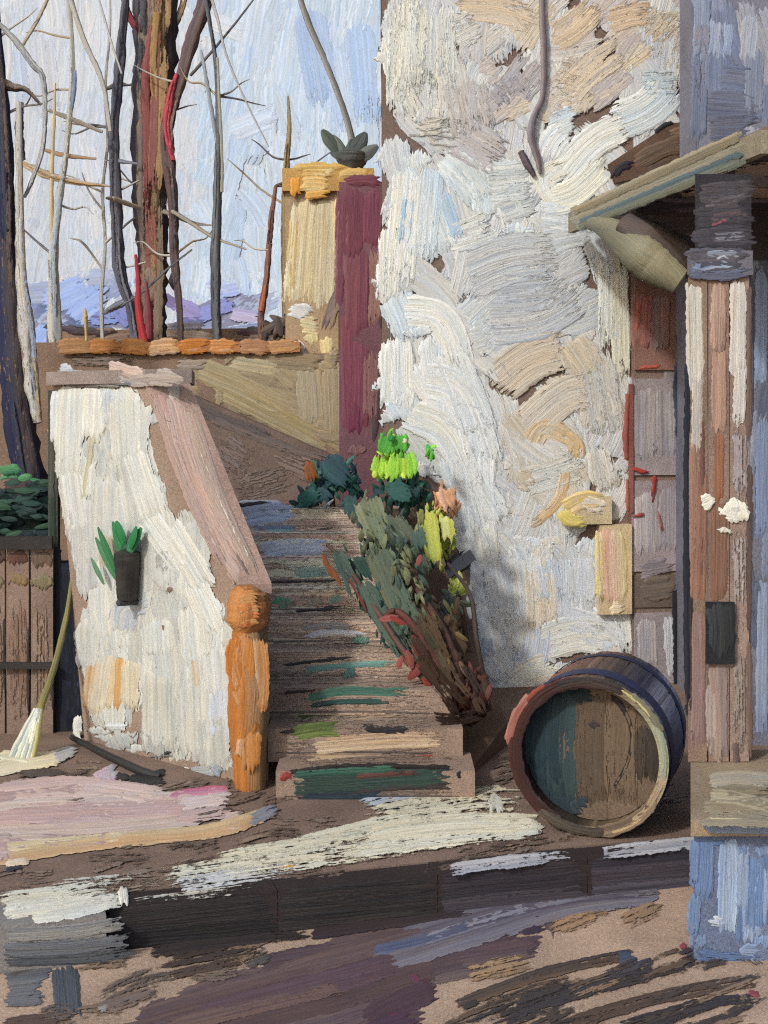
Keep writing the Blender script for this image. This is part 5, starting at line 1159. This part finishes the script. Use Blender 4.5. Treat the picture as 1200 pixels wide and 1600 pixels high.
for c, w, p, l in (('46434a', 34, (1074, 376, 1130, 370, 1192, 374), .95), ('3d3a40', 34, (1078, 342, 1130, 338, 1194, 334), .95), ('4a454a', 34, (1080, 306, 1140, 300, 1190, 296), .95), ('46434a', 50, (1095, 350, 1178, 345), 1.1), ('4d484c', 50, (1095, 310, 1178, 305), 1.1), ('4a464c/6b6266', 20, (1095, 320, 1130, 312, 1180, 300), .9), ('5a4a4c', 18, (1095, 345, 1140, 338, 1185, 330), .9), ('8a5058', 8, (1102, 355, 1150, 338), .9), ('55525c/7d7f8a', 18, (1095, 372, 1140, 370, 1180, 366), .9), ('3a383e', 12, (1090, 385, 1150, 384), .9)):
    nk.stroke(NKP, c, w, *p, ld=l)
nk.build()

# curved bracket under the roof
bk = single('curved_bracket', 'curved grey-green wooden bracket under the porch roof fascia', 'bracket', at(1000, 390, 6.9))
bk.tube([at(925, 348, 7.6), at(955, 358, 7.2), at(990, 388, 6.9), at(1020, 412, 6.86), at(1062, 440, 6.84)], [.05, .075, .10, .105, .07], '6d6a58/8d8870/a0987c', lanes=14, ld=1.0, rough=.07, squash=.6)
bk.tube([at(975, 345, 7.0), at(1010, 372, 6.93), at(1060, 405, 6.92), at(1085, 420, 6.92)], [.06, .10, .11, .06], '4a4340/5d504a/3a383a', lanes=12, ld=.95, rough=.07, squash=.6)
bk.build()

# plinth block in front
pb = thing('plinth_block', 'low blue-painted block with a tan stone slab on top at the right edge', 'plinth', (1.6, 4.9, -0.15))
bd = Part('base', pb)
gx = (1086 - CX) / FPX * 4.6
bd.prism([(gx, 4.62), (2.6, 4.62), (2.6, 5.55), (gx + .225, 5.55)], -0.15, 0.30, '6d7890')
BF = Plane((0, 4.62, 0), (0, -1, 0), KF)
bd.fill(BF, [(1088, 1305), (1230, 1320), (1230, 1490), (1088, 1480)], ['6f83a6', '7f93b4', '8e9fba', '647a9e'], 28, 110, 88, 8, 1.9, ld=.95)
for c, w, p, l in (('6a80a6', 30, (1105, 1300, 1098, 1420), 1.0), ('a3b2c6/8497b6', 34, (1140, 1300, 1136, 1470), 1.0), ('6d84aa', 30, (1180, 1330, 1176, 1470), 1.0), ('8fa0ba', 22, (1160, 1310, 1158, 1440), .95), ('b7c0cc', 12, (1100, 1440, 1145, 1446), .7), ('8492ac', 28, (1150, 1485, 1200, 1490), .9), ('7b8ba8', 30, (1090, 1450, 1090, 1490), .7), ('c0c6cc', 8, (1112, 1430, 1140, 1442), .9), ('6a80a6', 18, (1088, 1300, 1084, 1400), .85), ('7389ab', 20, (1088, 1390, 1080, 1480), .75), ('5d6f90', 22, (1076, 1488, 1130, 1496, 1200, 1500), .7)):
    bd.stroke(BF, c, w, *p, ld=l)
bd.build()
tpb = Part('slab', pb)
tpb.prism([(gx - .02, 4.58), (2.6, 4.58), (2.6, 5.52), (gx + .20, 5.52)], 0.303, 0.362, '94836c')
TPt = Plane((0, 0, .362), (0, 0, 1), KG); TPf = Plane((0, 4.58, 0), (0, -1, 0), KF)
for c, w, p, l in (('b0a58e/a8a090', 26, (1100, 1222, 1150, 1216, 1230, 1222), .95), ('b5a98c', 24, (1102, 1242, 1160, 1250, 1230, 1268), .95), ('9c9078', 20, (1120, 1262, 1170, 1272, 1230, 1285), .9), ('c3b99c', 10, (1104, 1246, 1140, 1262, 1170, 1275), .95), ('a0947c', 26, (1092, 1262, 1150, 1262, 1230, 1250), .8), ('a89c84', 20, (1090, 1282, 1150, 1284, 1230, 1290), .8), ('93876f', 22, (1110, 1236, 1230, 1236), .7)):
    tpb.stroke(TPt, c, w, *p, ld=l)
for c, w, p, l in (('6f83a8/90a0ba', 22, (1092, 1290, 1150, 1292, 1230, 1296), .95), ('b7ac90', 8, (1100, 1280, 1170, 1282), .8)):
    tpb.stroke(TPf, c, w, *p, ld=l)
tpb.build()

# ------------------------------------------------------------------ barrel lying on its side
bc_ = np.array([0.862, 5.50, 0.340])
R0, LEN = 0.314, 0.62
ax = np.array([0.155 + 0.20, 1.0, 0.0]); ax /= np.linalg.norm(ax)
sx = np.array([ax[1], -ax[0], 0]); upv = np.array([0, 0, 1.0])
barrel = thing('wooden_barrel', 'open wooden barrel lying on its side with its dark hollow end facing out', 'barrel', (bc_[0], bc_[1], 0))
def brad(s): return R0 * (1 + 0.03 * math.sin(math.pi * s))
NSV = 20
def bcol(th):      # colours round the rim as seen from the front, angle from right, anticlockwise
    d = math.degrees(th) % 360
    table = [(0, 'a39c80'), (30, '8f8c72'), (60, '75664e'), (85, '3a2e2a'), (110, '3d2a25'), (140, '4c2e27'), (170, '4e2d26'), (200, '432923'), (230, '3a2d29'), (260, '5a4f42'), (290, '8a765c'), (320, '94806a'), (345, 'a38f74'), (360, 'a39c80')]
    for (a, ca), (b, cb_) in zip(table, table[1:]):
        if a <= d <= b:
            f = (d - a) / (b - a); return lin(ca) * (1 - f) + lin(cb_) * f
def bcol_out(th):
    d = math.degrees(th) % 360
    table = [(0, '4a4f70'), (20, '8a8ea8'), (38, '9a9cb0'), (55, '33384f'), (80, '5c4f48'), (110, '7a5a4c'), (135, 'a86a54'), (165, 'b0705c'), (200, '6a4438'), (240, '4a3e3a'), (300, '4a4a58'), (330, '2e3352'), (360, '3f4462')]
    for (a, ca), (b, cb_) in zip(table, table[1:]):
        if a <= d <= b:
            f = (d - a) / (b - a); return lin(ca) * (1 - f) + lin(cb_) * f
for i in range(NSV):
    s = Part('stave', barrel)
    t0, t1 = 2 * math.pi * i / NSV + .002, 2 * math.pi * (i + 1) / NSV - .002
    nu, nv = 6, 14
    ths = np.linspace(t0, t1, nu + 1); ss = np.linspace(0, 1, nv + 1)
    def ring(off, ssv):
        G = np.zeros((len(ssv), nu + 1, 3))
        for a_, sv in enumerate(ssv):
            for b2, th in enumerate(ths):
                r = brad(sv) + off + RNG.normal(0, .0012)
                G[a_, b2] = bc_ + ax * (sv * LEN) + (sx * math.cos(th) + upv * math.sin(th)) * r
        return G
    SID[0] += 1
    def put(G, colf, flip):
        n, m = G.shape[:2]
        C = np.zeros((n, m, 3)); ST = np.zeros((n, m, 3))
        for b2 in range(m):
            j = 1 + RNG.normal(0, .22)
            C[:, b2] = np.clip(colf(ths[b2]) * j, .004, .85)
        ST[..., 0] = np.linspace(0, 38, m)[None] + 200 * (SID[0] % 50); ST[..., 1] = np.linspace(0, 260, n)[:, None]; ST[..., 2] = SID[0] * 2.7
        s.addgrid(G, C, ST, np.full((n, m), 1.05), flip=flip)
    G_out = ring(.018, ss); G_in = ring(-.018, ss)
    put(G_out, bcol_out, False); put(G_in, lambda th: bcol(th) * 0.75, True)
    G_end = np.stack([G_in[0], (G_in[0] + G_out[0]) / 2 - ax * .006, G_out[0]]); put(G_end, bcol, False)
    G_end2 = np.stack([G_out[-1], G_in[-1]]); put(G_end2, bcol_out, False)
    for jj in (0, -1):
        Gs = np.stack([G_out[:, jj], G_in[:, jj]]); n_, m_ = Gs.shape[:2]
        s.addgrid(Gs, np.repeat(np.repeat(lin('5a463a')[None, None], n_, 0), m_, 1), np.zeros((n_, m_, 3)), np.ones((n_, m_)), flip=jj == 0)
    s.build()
# painted rim daubs: thick brush arcs on the chime
EP = Plane(bc_ - ax * .008, -ax, KF * 1.25)
rim = Part('rim', barrel, label='rim of the barrel, red-brown on the left with painted cream highlights on the right')
def arc(c, w, r, d0, d1, ld=1.05, th=3.0, pl=None, w2=None):
    pts = []
    for d in np.linspace(math.radians(d0), math.radians(d1), 9):
        P = bc_ - ax * .008 + (sx * math.cos(d) + upv * math.sin(d)) * r
        pts += [CX + FPX * P[0] / P[1], HZ - (P[2] - EYE) * FPX / P[1]]
    rim.stroke(pl or EP, c, w, *pts, ld=ld, th=th, rag=.6, w2=w2)
# the chime itself: a thin annulus under the daubs
ang = np.linspace(0, 2 * math.pi, 65)
Gr = np.stack([np.array([bc_ - ax * .007 + (sx * math.cos(t) + upv * math.sin(t)) * r for t in ang]) for r in (R0 - .02, R0 + .02)])
rim.addgrid(Gr, np.stack([np.array([bcol(t) for t in ang])] * 2), Gr * 60, np.ones((2, 65)), flip=True)
arc('402620/523028', 17, R0 + .004, 100, 240); arc('5a342a/442822', 10, R0 + .018, 120, 215); arc('3f2a26', 9, R0 - .016, 80, 250)
arc('4a3a32/2d2a2a', 14, R0, 60, 125); arc('3a3430/5a4e40', 15, R0 + .002, 225, 290)
arc('75624e/96806a', 20, R0, 275, 335); arc('a88e70/bda988', 12, R0 - .004, 300, 350, th=4); arc('b3b092/9aa288', 12, R0 + .002, 345, 395, th=4); arc('c9bd80', 5, R0 + .006, 30, 68, th=4)  # cream arcs paint the highlight on the right of the rim
arc('7f7a62', 12, R0 + .012, 20, 60); arc('b9a078', 8, R0 + .01, 280, 320)
rim.build()
sleeve = Part('orange_streak', barrel, label='orange-red streak along the outer left edge of the barrel')
rim = sleeve
arc('9c5444/b48272', 15, R0 + .030, 135, 178, th=4); arc('94493a', 8, R0 + .028, 120, 165, th=3)
sleeve.build()
# hoops
for h0, h1, c_ in ((0.08, 0.24, '2f3452'), (0.72, 0.84, '2a2d48')):
    hp_ = Part('hoop', barrel)
    G = np.zeros((3, 48, 3))
    for b2, th in enumerate(np.linspace(0, 2 * math.pi, 48, endpoint=False)):
        for a_, sv in enumerate((h0, (h0 + h1) / 2, h1)):
            G[a_, b2] = bc_ + ax * (sv * LEN) + (sx * math.cos(th) + upv * math.sin(th)) * (brad(sv) + .022 + (.004 if a_ == 1 else 0))
    C = np.repeat(np.repeat(lin(c_)[None, None], 3, 0), 48, 1) * (1 + .2 * RNG.random((1, 48, 1)))
    hp_.addgrid(G, C, G * 40, np.full((3, 48), 1.0), close=True)
    hp_.build()
# recessed head boards
HDP = Plane(bc_ + ax * .10, -ax, KF * 1.15)
hd_ = Part('head', barrel)
ringp = [bc_ + ax * .125 + (sx * math.cos(t) + upv * math.sin(t)) * (brad(.1) - .018) for t in np.linspace(0, 2 * math.pi, 32, endpoint=False)]
hd_.add(ringp + [q + ax * .01 for q in ringp], [list(range(32)), list(range(32, 64))[::-1]] + [[(q + 1) % 32, q, 32 + q, 32 + (q + 1) % 32] for q in range(32)], lin('3a332e'))
head_o = hd_.build()
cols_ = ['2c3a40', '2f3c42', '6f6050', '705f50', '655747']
bounds = [-.32, -.19, -.07, .06, .19, .32]
for i in range(5):
    s = Part('head_board', head_o)
    x0_, x1_ = bounds[i] + .0008, bounds[i+1] - .0008
    rr = brad(.1) - .02
    xs2 = np.linspace(x0_, x1_, 6)
    top = [bc_ + ax * (.10 + .001 * (i % 2)) + sx * x + upv * math.sqrt(max(rr*rr - x*x, 1e-4)) for x in xs2]
    bot = [bc_ + ax * (.10 + .001 * (i % 2)) + sx * x - upv * math.sqrt(max(rr*rr - x*x, 1e-4)) for x in xs2]
    poly = bot + top[::-1]; n_ = len(poly)
    back = [p + ax * .02 for p in poly]
    s.add(poly + back, [list(range(n_)), list(range(n_, 2*n_))[::-1]] + [[(k_+1) % n_, k_, n_ + k_, n_ + (k_+1) % n_] for k_ in range(n_)], lin(cols_[i]))
    def hpx(x, z):
        P = bc_ + ax * .10 + sx * x + upv * z
        return CX + FPX * P[0] / P[1], HZ - (P[2] - EYE) * FPX / P[1]
    xm = (x0_ + x1_) / 2; hm = math.sqrt(rr*rr - xm*xm) * .92
    cc = ['2b4048/263238', '3a4a4c/2c3a40', '5f5042', '73604e', '4a4038'][i]
    for q in range(2):
        xq = x0_ + (x1_ - x0_) * (.3 + .4 * q)
        s.stroke(HDP, cc, 34, *hpx(xq, hm), *hpx(xq - .012, 0), *hpx(xq, -hm), ld=1.0 if i < 2 else .75, th=1.8, dry=.2)
    if i == 1:
        s.stroke(HDP, '6a5b4b', 30, *hpx(-.085, .10), *hpx(-.115, 0), *hpx(-.085, -.12), ld=.8, th=1.6); s.stroke(HDP, '2b3c42', 20, *hpx(-.16, .2), *hpx(-.175, 0), *hpx(-.15, -.2), ld=1.0)
    if i == 2:
        s.stroke(HDP, '2c3a3e', 34, *hpx(-.08, .26), *hpx(-.03, .25), *hpx(.03, .25), ld=.95); s.stroke(HDP, '2f3c40', 36, *hpx(-.09, -.2), *hpx(-.06, -.24), *hpx(-.01, -.27), ld=.9); s.stroke(HDP, '2d3a3e', 26, *hpx(-.09, .2), *hpx(-.06, .22), *hpx(0, .21), ld=.8)
    if i == 3:
        s.stroke(HDP, '2f2b2b', 12, *hpx(.05, .25), *hpx(.12, .2), *hpx(.165, .1), *hpx(.15, -.03), *hpx(.10, -.13), *hpx(.06, -.2), ld=1.0, w2=6)
    if i == 2:
        s.stroke(HDP, '3a3330', 16, *hpx(-.03, .13), *hpx(.04, .09), ld=.95)
    if i == 4:
        s.stroke(HDP, '4a4038/322c2a', 22, *hpx(.24, .14), *hpx(.25, 0), *hpx(.24, -.12), ld=1.0)
    s.build()

# ------------------------------------------------------------------ shrubs beside the stairs
bank = Part('earth_bank', None, kind='structure')
bank.prism([(0.40, 6.35), (0.66, 7.0), (0.52, 8.33), (-0.03, 8.33)], -0.01, [.02, .12, .42, .75], '6f5848')
bank.build()

def bush(part, n, path, spread, cols, size, Yr, up=0.6, wd=.4, lean=0.0, kl=.85):
    """leaf dabs scattered round a picture-space path with given depths"""
    P = np.array(path, float)
    for q in range(n):
        t = random.random() * (len(P) - 1); i = min(int(t), len(P) - 2); f = t - i
        c = P[i] * (1 - f) + P[i+1] * f
        r = spread * (0.3 + 0.7 * random.random()); a = random.uniform(0, 2 * math.pi)
        px, py = c[0] + math.cos(a) * r, c[1] + math.sin(a) * r
        Y = c[2] + random.uniform(-Yr, Yr)
        l = size * random.uniform(.6, 1.4)
        part.dab(at(px, py, Y), (random.uniform(-.6, .6) + lean, random.uniform(-.4, .4), up + random.uniform(-.5, .5)), (random.uniform(-.5, .5), -1, random.uniform(-.1, .6)), l, l * wd * random.uniform(.7, 1.2), random.choice(cols), th=.16, m=4, n=5, curve=random.uniform(0, .4), k=kl)

def smear(part, data, k=KF, th=1.6):
    for Y_, c, w, q, l in data:
        n_ = (random.uniform(-.35, .35), -1, random.uniform(-.1, .4))
        part.stroke(Plane(at(q[0], q[1], Y_), n_, k), c, w, *q, ld=l, th=th, dry=.35)

sh1 = thing('leafy_shrub', 'bright lime-green leafy shrub top by the corner of the white house', 'shrub', at(600, 800, 8.15))
p = Part('stem', sh1)
p.tube([at(612, 905, 8.1), at(606, 830, 8.1), at(612, 740, 8.1), at(615, 690, 8.1)], [.03, .025, .02, .008], '4a3c30/5d4a3a', lanes=8); p.build()
p = Part('leaves', kind='stuff', parent=sh1)
bush(p, 60, [(615, 690, 8.1), (612, 720, 8.1), (618, 740, 8.1)], 28, ['5fa53a', '7ab83c', '4c9440', '8fbf3a', 'a5cc3e'], .055, .10, wd=.5)
for q in ((7.98, '4f9c3c/5fae3c', 30, (600, 715, 606, 690, 612, 668), 1.0), (7.98, '4a9a3c/66b23e', 30, (622, 712, 624, 690, 620, 668), 1.0), (7.97, '8cc43a/b2d444', 26, (588, 752, 594, 730, 600, 702), 1.0), (7.96, 'a8d03e/8cc43a', 28, (606, 755, 610, 730, 610, 700), 1.0), (7.96, '7cba3c/b5d640', 28, (626, 756, 628, 730, 622, 695), 1.0), (7.97, '5aa548/8cc43a', 24, (642, 750, 640, 722, 632, 695), 1.0), (7.95, 'c8dc4a', 9, (582, 748, 590, 735), .95), (7.94, 'cfe060', 7, (604, 752, 606, 735), .95), (7.94, 'c4da50', 7, (630, 752, 632, 735), .95), (7.95, '3a8a40', 12, (606, 690, 618, 672), .95), (7.95, 'd9d6b0', 6, (634, 694, 630, 682), 1.0)):
    Y_, c, w, q_, l = q
    p.stroke(Plane(at(q_[0], q_[1], Y_), (random.uniform(-.2, .2), -1, .2), KF), c, w, *q_, ld=l, th=3)
bush(p, 8, [(672, 700, 8.1), (678, 715, 8.1)], 8, ['6ab848', '4a9c48', '88c840'], .08, .05, wd=.45)
p.build()
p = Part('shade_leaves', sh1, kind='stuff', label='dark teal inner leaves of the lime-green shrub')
bush(p, 110, [(600, 765, 8.1), (640, 765, 8.1), (650, 790, 8.1)], 26, ['1f4a42', '27504a', '1c3c3c', '2f5a4c', '2c4440'], .07, .10, wd=.45)  # inner leaves carry their shade as dark teal colour
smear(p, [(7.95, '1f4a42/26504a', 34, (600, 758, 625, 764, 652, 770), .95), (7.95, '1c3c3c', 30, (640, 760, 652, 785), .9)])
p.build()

sh2 = thing('leafy_shrub', 'dark blue-green bush at the head of the stairs', 'shrub', at(510, 800, 8.35))
p = Part('stem', sh2); p.tube([at(520, 800, 8.35), at(516, 760, 8.35), at(510, 715, 8.35)], [.022, .018, .01], '4a3c30', lanes=8); p.build()
p = Part('leaves', kind='stuff', parent=sh2)
bush(p, 170, [(475, 785, 8.3), (505, 765, 8.3), (510, 735, 8.3), (540, 740, 8.3), (545, 780, 8.3)], 22, ['2c4a50', '24404a', '2f5a50', '34525a', '1f3a40', '3f6a5c'], .07, .12, wd=.4)
smear(p, [(8.1, '24404a/2c4f50', 40, (505, 712, 525, 735, 552, 760), .95), (8.1, '2f5f58/27504c', 24, (464, 788, 485, 776, 505, 768), .95), (8.12, '34504c', 24, (546, 765, 548, 790, 552, 825), .85), (8.08, '1f3a42', 26, (535, 725, 530, 770), .9), (8.1, '2c4a50', 24, (490, 760, 520, 790), .85)])
smear(p, [(8.15, '8a5632/9c6038', 20, (480, 716, 486, 740, 490, 762), .9)])
p.dab(at(470, 795, 8.2), (1, 0, .4), (0, -1, .2), .2, .06, '35786a/2c5f58', m=6, n=7)
p.dab(at(505, 795, 8.2), (1, 0, .9), (0, -1, .2), .18, .025, 'a3a8a8', m=4, n=6)
p.build()

sh3 = thing('trailing_shrub', 'large olive-green shrub with brown-red stems sprawling beside the lower steps', 'shrub', at(720, 1120, 7.0))
for (pts, r, c) in (([(745, 1125, 6.75), (715, 1050, 6.8), (670, 960, 6.9), (640, 880, 7.1), (605, 810, 7.4), (590, 780, 7.5)], [.035, .035, .03, .025, .02, .012], '3f3024/54402f/4a3a2c/5d4a38'),
                    ([(705, 1130, 6.7), (690, 1060, 6.7), (650, 985, 6.75), (620, 955, 6.8), (600, 962, 6.8)], [.025, .022, .02, .016, .01], '4a3028/6a3a34/5c4030'),
                    ([(765, 1110, 6.9), (745, 1000, 6.9), (735, 930, 7.0), (700, 880, 7.2)], [.016, .014, .012, .008], '3a3230/5a4a3c'),
                    ([(700, 1110, 6.65), (640, 1030, 6.7), (580, 940, 6.9), (540, 880, 7.1), (510, 850, 7.2)], [.016, .018, .015, .012, .008], '5a4a40/7d4a40/4a4a44'),
                    ([(730, 1120, 6.7), (700, 1000, 6.8), (640, 900, 7.0)], [.035, .03, .02], '54382c/3a2822')):
    p = Part('stem', sh3); p.tube([at(*q) for q in pts], r, c, lanes=10, ld=.95, rough=.15); p.build()
p = Part('leaves', kind='stuff', parent=sh3)
OL = ['5a6448', '4a5a48', '6b7050', '48584c', '3d4c44', '59604a', '707858']
bush(p, 240, [(585, 800, 7.4), (600, 850, 7.2), (625, 900, 7.05), (640, 950, 6.95)], 40, OL, .07, .16, wd=.34, up=.9, lean=-.2)
bush(p, 130, [(560, 860, 7.2), (590, 930, 7.05), (620, 980, 6.9), (640, 1020, 6.85)], 34, ['33504a', '2f4a40', '4a5a4c', '3f5c54', '5a6858'], .07, .12, wd=.3, up=.9, lean=-.4)
bush(p, 110, [(690, 960, 6.95), (690, 1020, 6.85), (710, 1080, 6.8)], 34, ['4a3a2c', '5c4a34', '5a5c3c', '3f2c24', '6a5c3c'], .07, .12, wd=.3, up=.9, lean=-.3)
bush(p, 60, [(720, 1080, 6.75), (740, 1110, 6.75), (700, 1120, 6.7)], 26, ['3d241e', '4c2e24', '5c3a2a', '2f211e'], .07, .1, wd=.35, up=.6)
smear(p, [(7.3, '7a8064/626a52/868a6c', 46, (567, 772, 592, 830, 633, 892), .95), (7.25, '565f4c/424e44', 40, (600, 800, 640, 860, 660, 930), .85), (7.1, '2f4a42/3c5048', 30, (550, 867, 565, 890, 583, 920), .9), (7.0, '4a5a4c/5a5c44', 46, (583, 850, 625, 950, 667, 1050), .8), (6.95, '3c5046/4c5a4c', 34, (560, 900, 600, 970, 640, 1030), .75),
  (6.85, '54482f/4a5a44', 42, (633, 955, 665, 1020, 695, 1085), .85), (6.8, '5c5a38', 22, (650, 1000, 680, 1060), .8), (7.1, '6f7860', 14, (575, 790, 600, 850, 640, 900), .8), (7.05, '5a6a60/46584e', 24, (520, 850, 545, 900, 560, 950), .7), (7.15, '445a52', 22, (650, 820, 662, 870), .85)])
p.build()
for (px, py, dx, dz, l, w) in ((607, 966, 1, .2, .10, .035), (622, 970, 1, -.5, .09, .03), (650, 1010, .3, -1, .12, .04), (660, 1025, .6, -1, .10, .05), (640, 1030, -.3, 1, .10, .04), (672, 1050, .6, -1, .10, .05), (650, 1048, .5, .6, .12, .05), (668, 1070, .8, -1, .08, .03), (672, 1105, .5, -1, .09, .03), (565, 940, .5, -1, .12, .014), (552, 916, .5, -1, .10, .012), (684, 1120, .5, -1, .1, .03), (655, 875, .3, 1, .06, .03), (625, 1035, .3, 1, .07, .03)):
    p = Part('red_flower', sh3); p.dab(at(px, py, 6.6 + random.uniform(0, .06) + (0.25 if py < 960 else 0)), (dx, 0, dz), (0, -1, .3), l, w, random.choice(['9a4038', '8f463c', '843c38', 'a05850']), th=.12, m=5, n=6, k=1.2); p.build()
for (px, py, dx, dz, l, w) in ((512, 884, .45, -1, .14, .03), (525, 900, .5, -1, .12, .025)):
    p = Part('rust_leaf', sh3); p.dab(at(px, py, 6.85), (dx, 0, dz), (0, -1, .3), l, w, '8f5838/7a4530', th=.18, m=5, n=7); p.build()
p = Part('dark_base', sh3, kind='stuff', label='dark red-brown tangle at the root of the shrub')
bush(p, 80, [(700, 1110, 6.7), (740, 1095, 6.75), (730, 1060, 6.8)], 30, ['3a221c', '4a2a22', '2c1e1c', '5a3428'], .08, .1, wd=.4, up=.5)
smear(p, [(6.36, '3f2e22/4a3a2a', 30, (650, 1020, 690, 1070, 735, 1122), .7), (6.34, '2f2019/3d2a1e', 24, (672, 1122, 715, 1124, 772, 1108), .7), (6.38, '4c382c/3a2c24', 20, (640, 985, 665, 1030, 690, 1075), .65), (6.4, '50503a/404230', 20, (660, 980, 690, 1030), .65), (6.35, '554232', 14, (700, 1050, 745, 1100), .65), (6.33, '45352a', 20, (740, 1080, 760, 1128), .7), (6.32, '33241b', 16, (690, 1080, 720, 1128), .7), (6.37, '5a4a3a', 12, (680, 1010, 705, 1060), .6), (6.35, '2c1a16', 14, (720, 1030, 760, 1100), .65)], k=1.2)
smear(p, [(6.75, '54432f/463424', 40, (655, 950, 690, 1040, 728, 1118), .75), (6.85, '5a4a34/4a3a2a', 28, (690, 955, 712, 1000, 728, 1030), .8), (6.7, '3a2a1e/4a3626', 36, (680, 1118, 715, 1116, 755, 1108), .9), (6.7, '45301f', 24, (700, 1060, 735, 1105), .9), (6.72, '3a2a22', 24, (745, 1060, 770, 1110), .8)])
p.build()

sh4 = thing('climbing_vine', 'yellow-green vine with orange tips climbing the lower white wall', 'vine', at(700, 960, 8.0))
p = Part('stem', sh4); p.tube([at(735, 1040, 7.9), at(722, 960, 7.95), at(700, 880, 8.0), at(680, 800, 8.05), at(690, 760, 8.1)], [.02, .02, .018, .014, .008], '5a4a38/4a3f34', lanes=8); p.build()
p = Part('leaves', kind='stuff', parent=sh4)
bush(p, 90, [(675, 800, 8.0), (685, 840, 8.0), (695, 870, 8.0)], 24, ['a8b048', 'b9bc4c', '8a9a40', 'c3c862', '9aa850'], .06, .08, wd=.35, up=1)
smear(p, [(7.85, 'a8ac44/c5c860/96a04c', 30, (665, 790, 674, 840, 680, 892), .95), (7.86, 'b9bc58/d0d090', 22, (695, 800, 700, 830, 702, 860), .9), (7.87, 'c08a64/d4aa88', 30, (690, 755, 698, 780, 708, 805), .9), (7.84, '8a8a50', 14, (655, 790, 660, 830), .85), (7.8, '5f7068', 20, (656, 952, 668, 938, 680, 925), .9), (7.8, '6b7a70', 22, (690, 930, 712, 965), .7)], k=KF)
bush(p, 40, [(690, 770, 8.0), (705, 800, 8.0)], 20, ['c0845c', 'd0a480', 'b8744c', 'c9946c'], .06, .06, wd=.35, up=1)
bush(p, 30, [(655, 820, 7.95), (665, 870, 7.95), (670, 900, 7.95)], 18, ['5a6a6a', '6d7a60', '8a8a58', '4f6060'], .07, .06, wd=.3, up=1)
bush(p, 18, [(712, 910, 7.9), (716, 930, 7.9)], 12, ['9aa848', 'a8b050', 'c0c070'], .08, .05, wd=.5)
bush(p, 40, [(670, 950, 7.7), (700, 960, 7.7), (715, 930, 7.7)], 20, ['5a6a5c', '4f5f60', '6b7868', '7a8068'], .07, .06, wd=.35)
p.build()

sl = single('slate_shard', 'dark slate-grey shard leaning against the lower white wall above the vine', 'slate', at(715, 905, 7.85))
a0, a1 = at(694, 898, 7.8), at(742, 862, 7.95)
d_ = (a1 - a0); b_ = np.array([.3, 0, .9])
sl.extrude_y([(at(x_, y_, 7.9)[0], at(x_, y_, 7.9)[2]) for x_, y_ in ((694, 888), (703, 903), (744, 874), (735, 859))], 7.9, 7.93, '4a4e55')
SLP = Plane((0, 7.88, 0), (.1, -1, .1), KF)
for c, w, q in (('3a3d44/5d6268', 30, (694, 896, 716, 880, 742, 860)), ('2c2f36', 8, (700, 904, 722, 890, 744, 872)), ('6d7278', 6, (692, 886, 712, 872, 730, 858)), ('4a5058', 8, (696, 890, 738, 862)), ('4a5460/5f6a70', 20, (704, 915, 712, 945, 722, 980))):
    sl.stroke(SLP, c, w, *q, ld=.95, th=2.4)
sl.build()
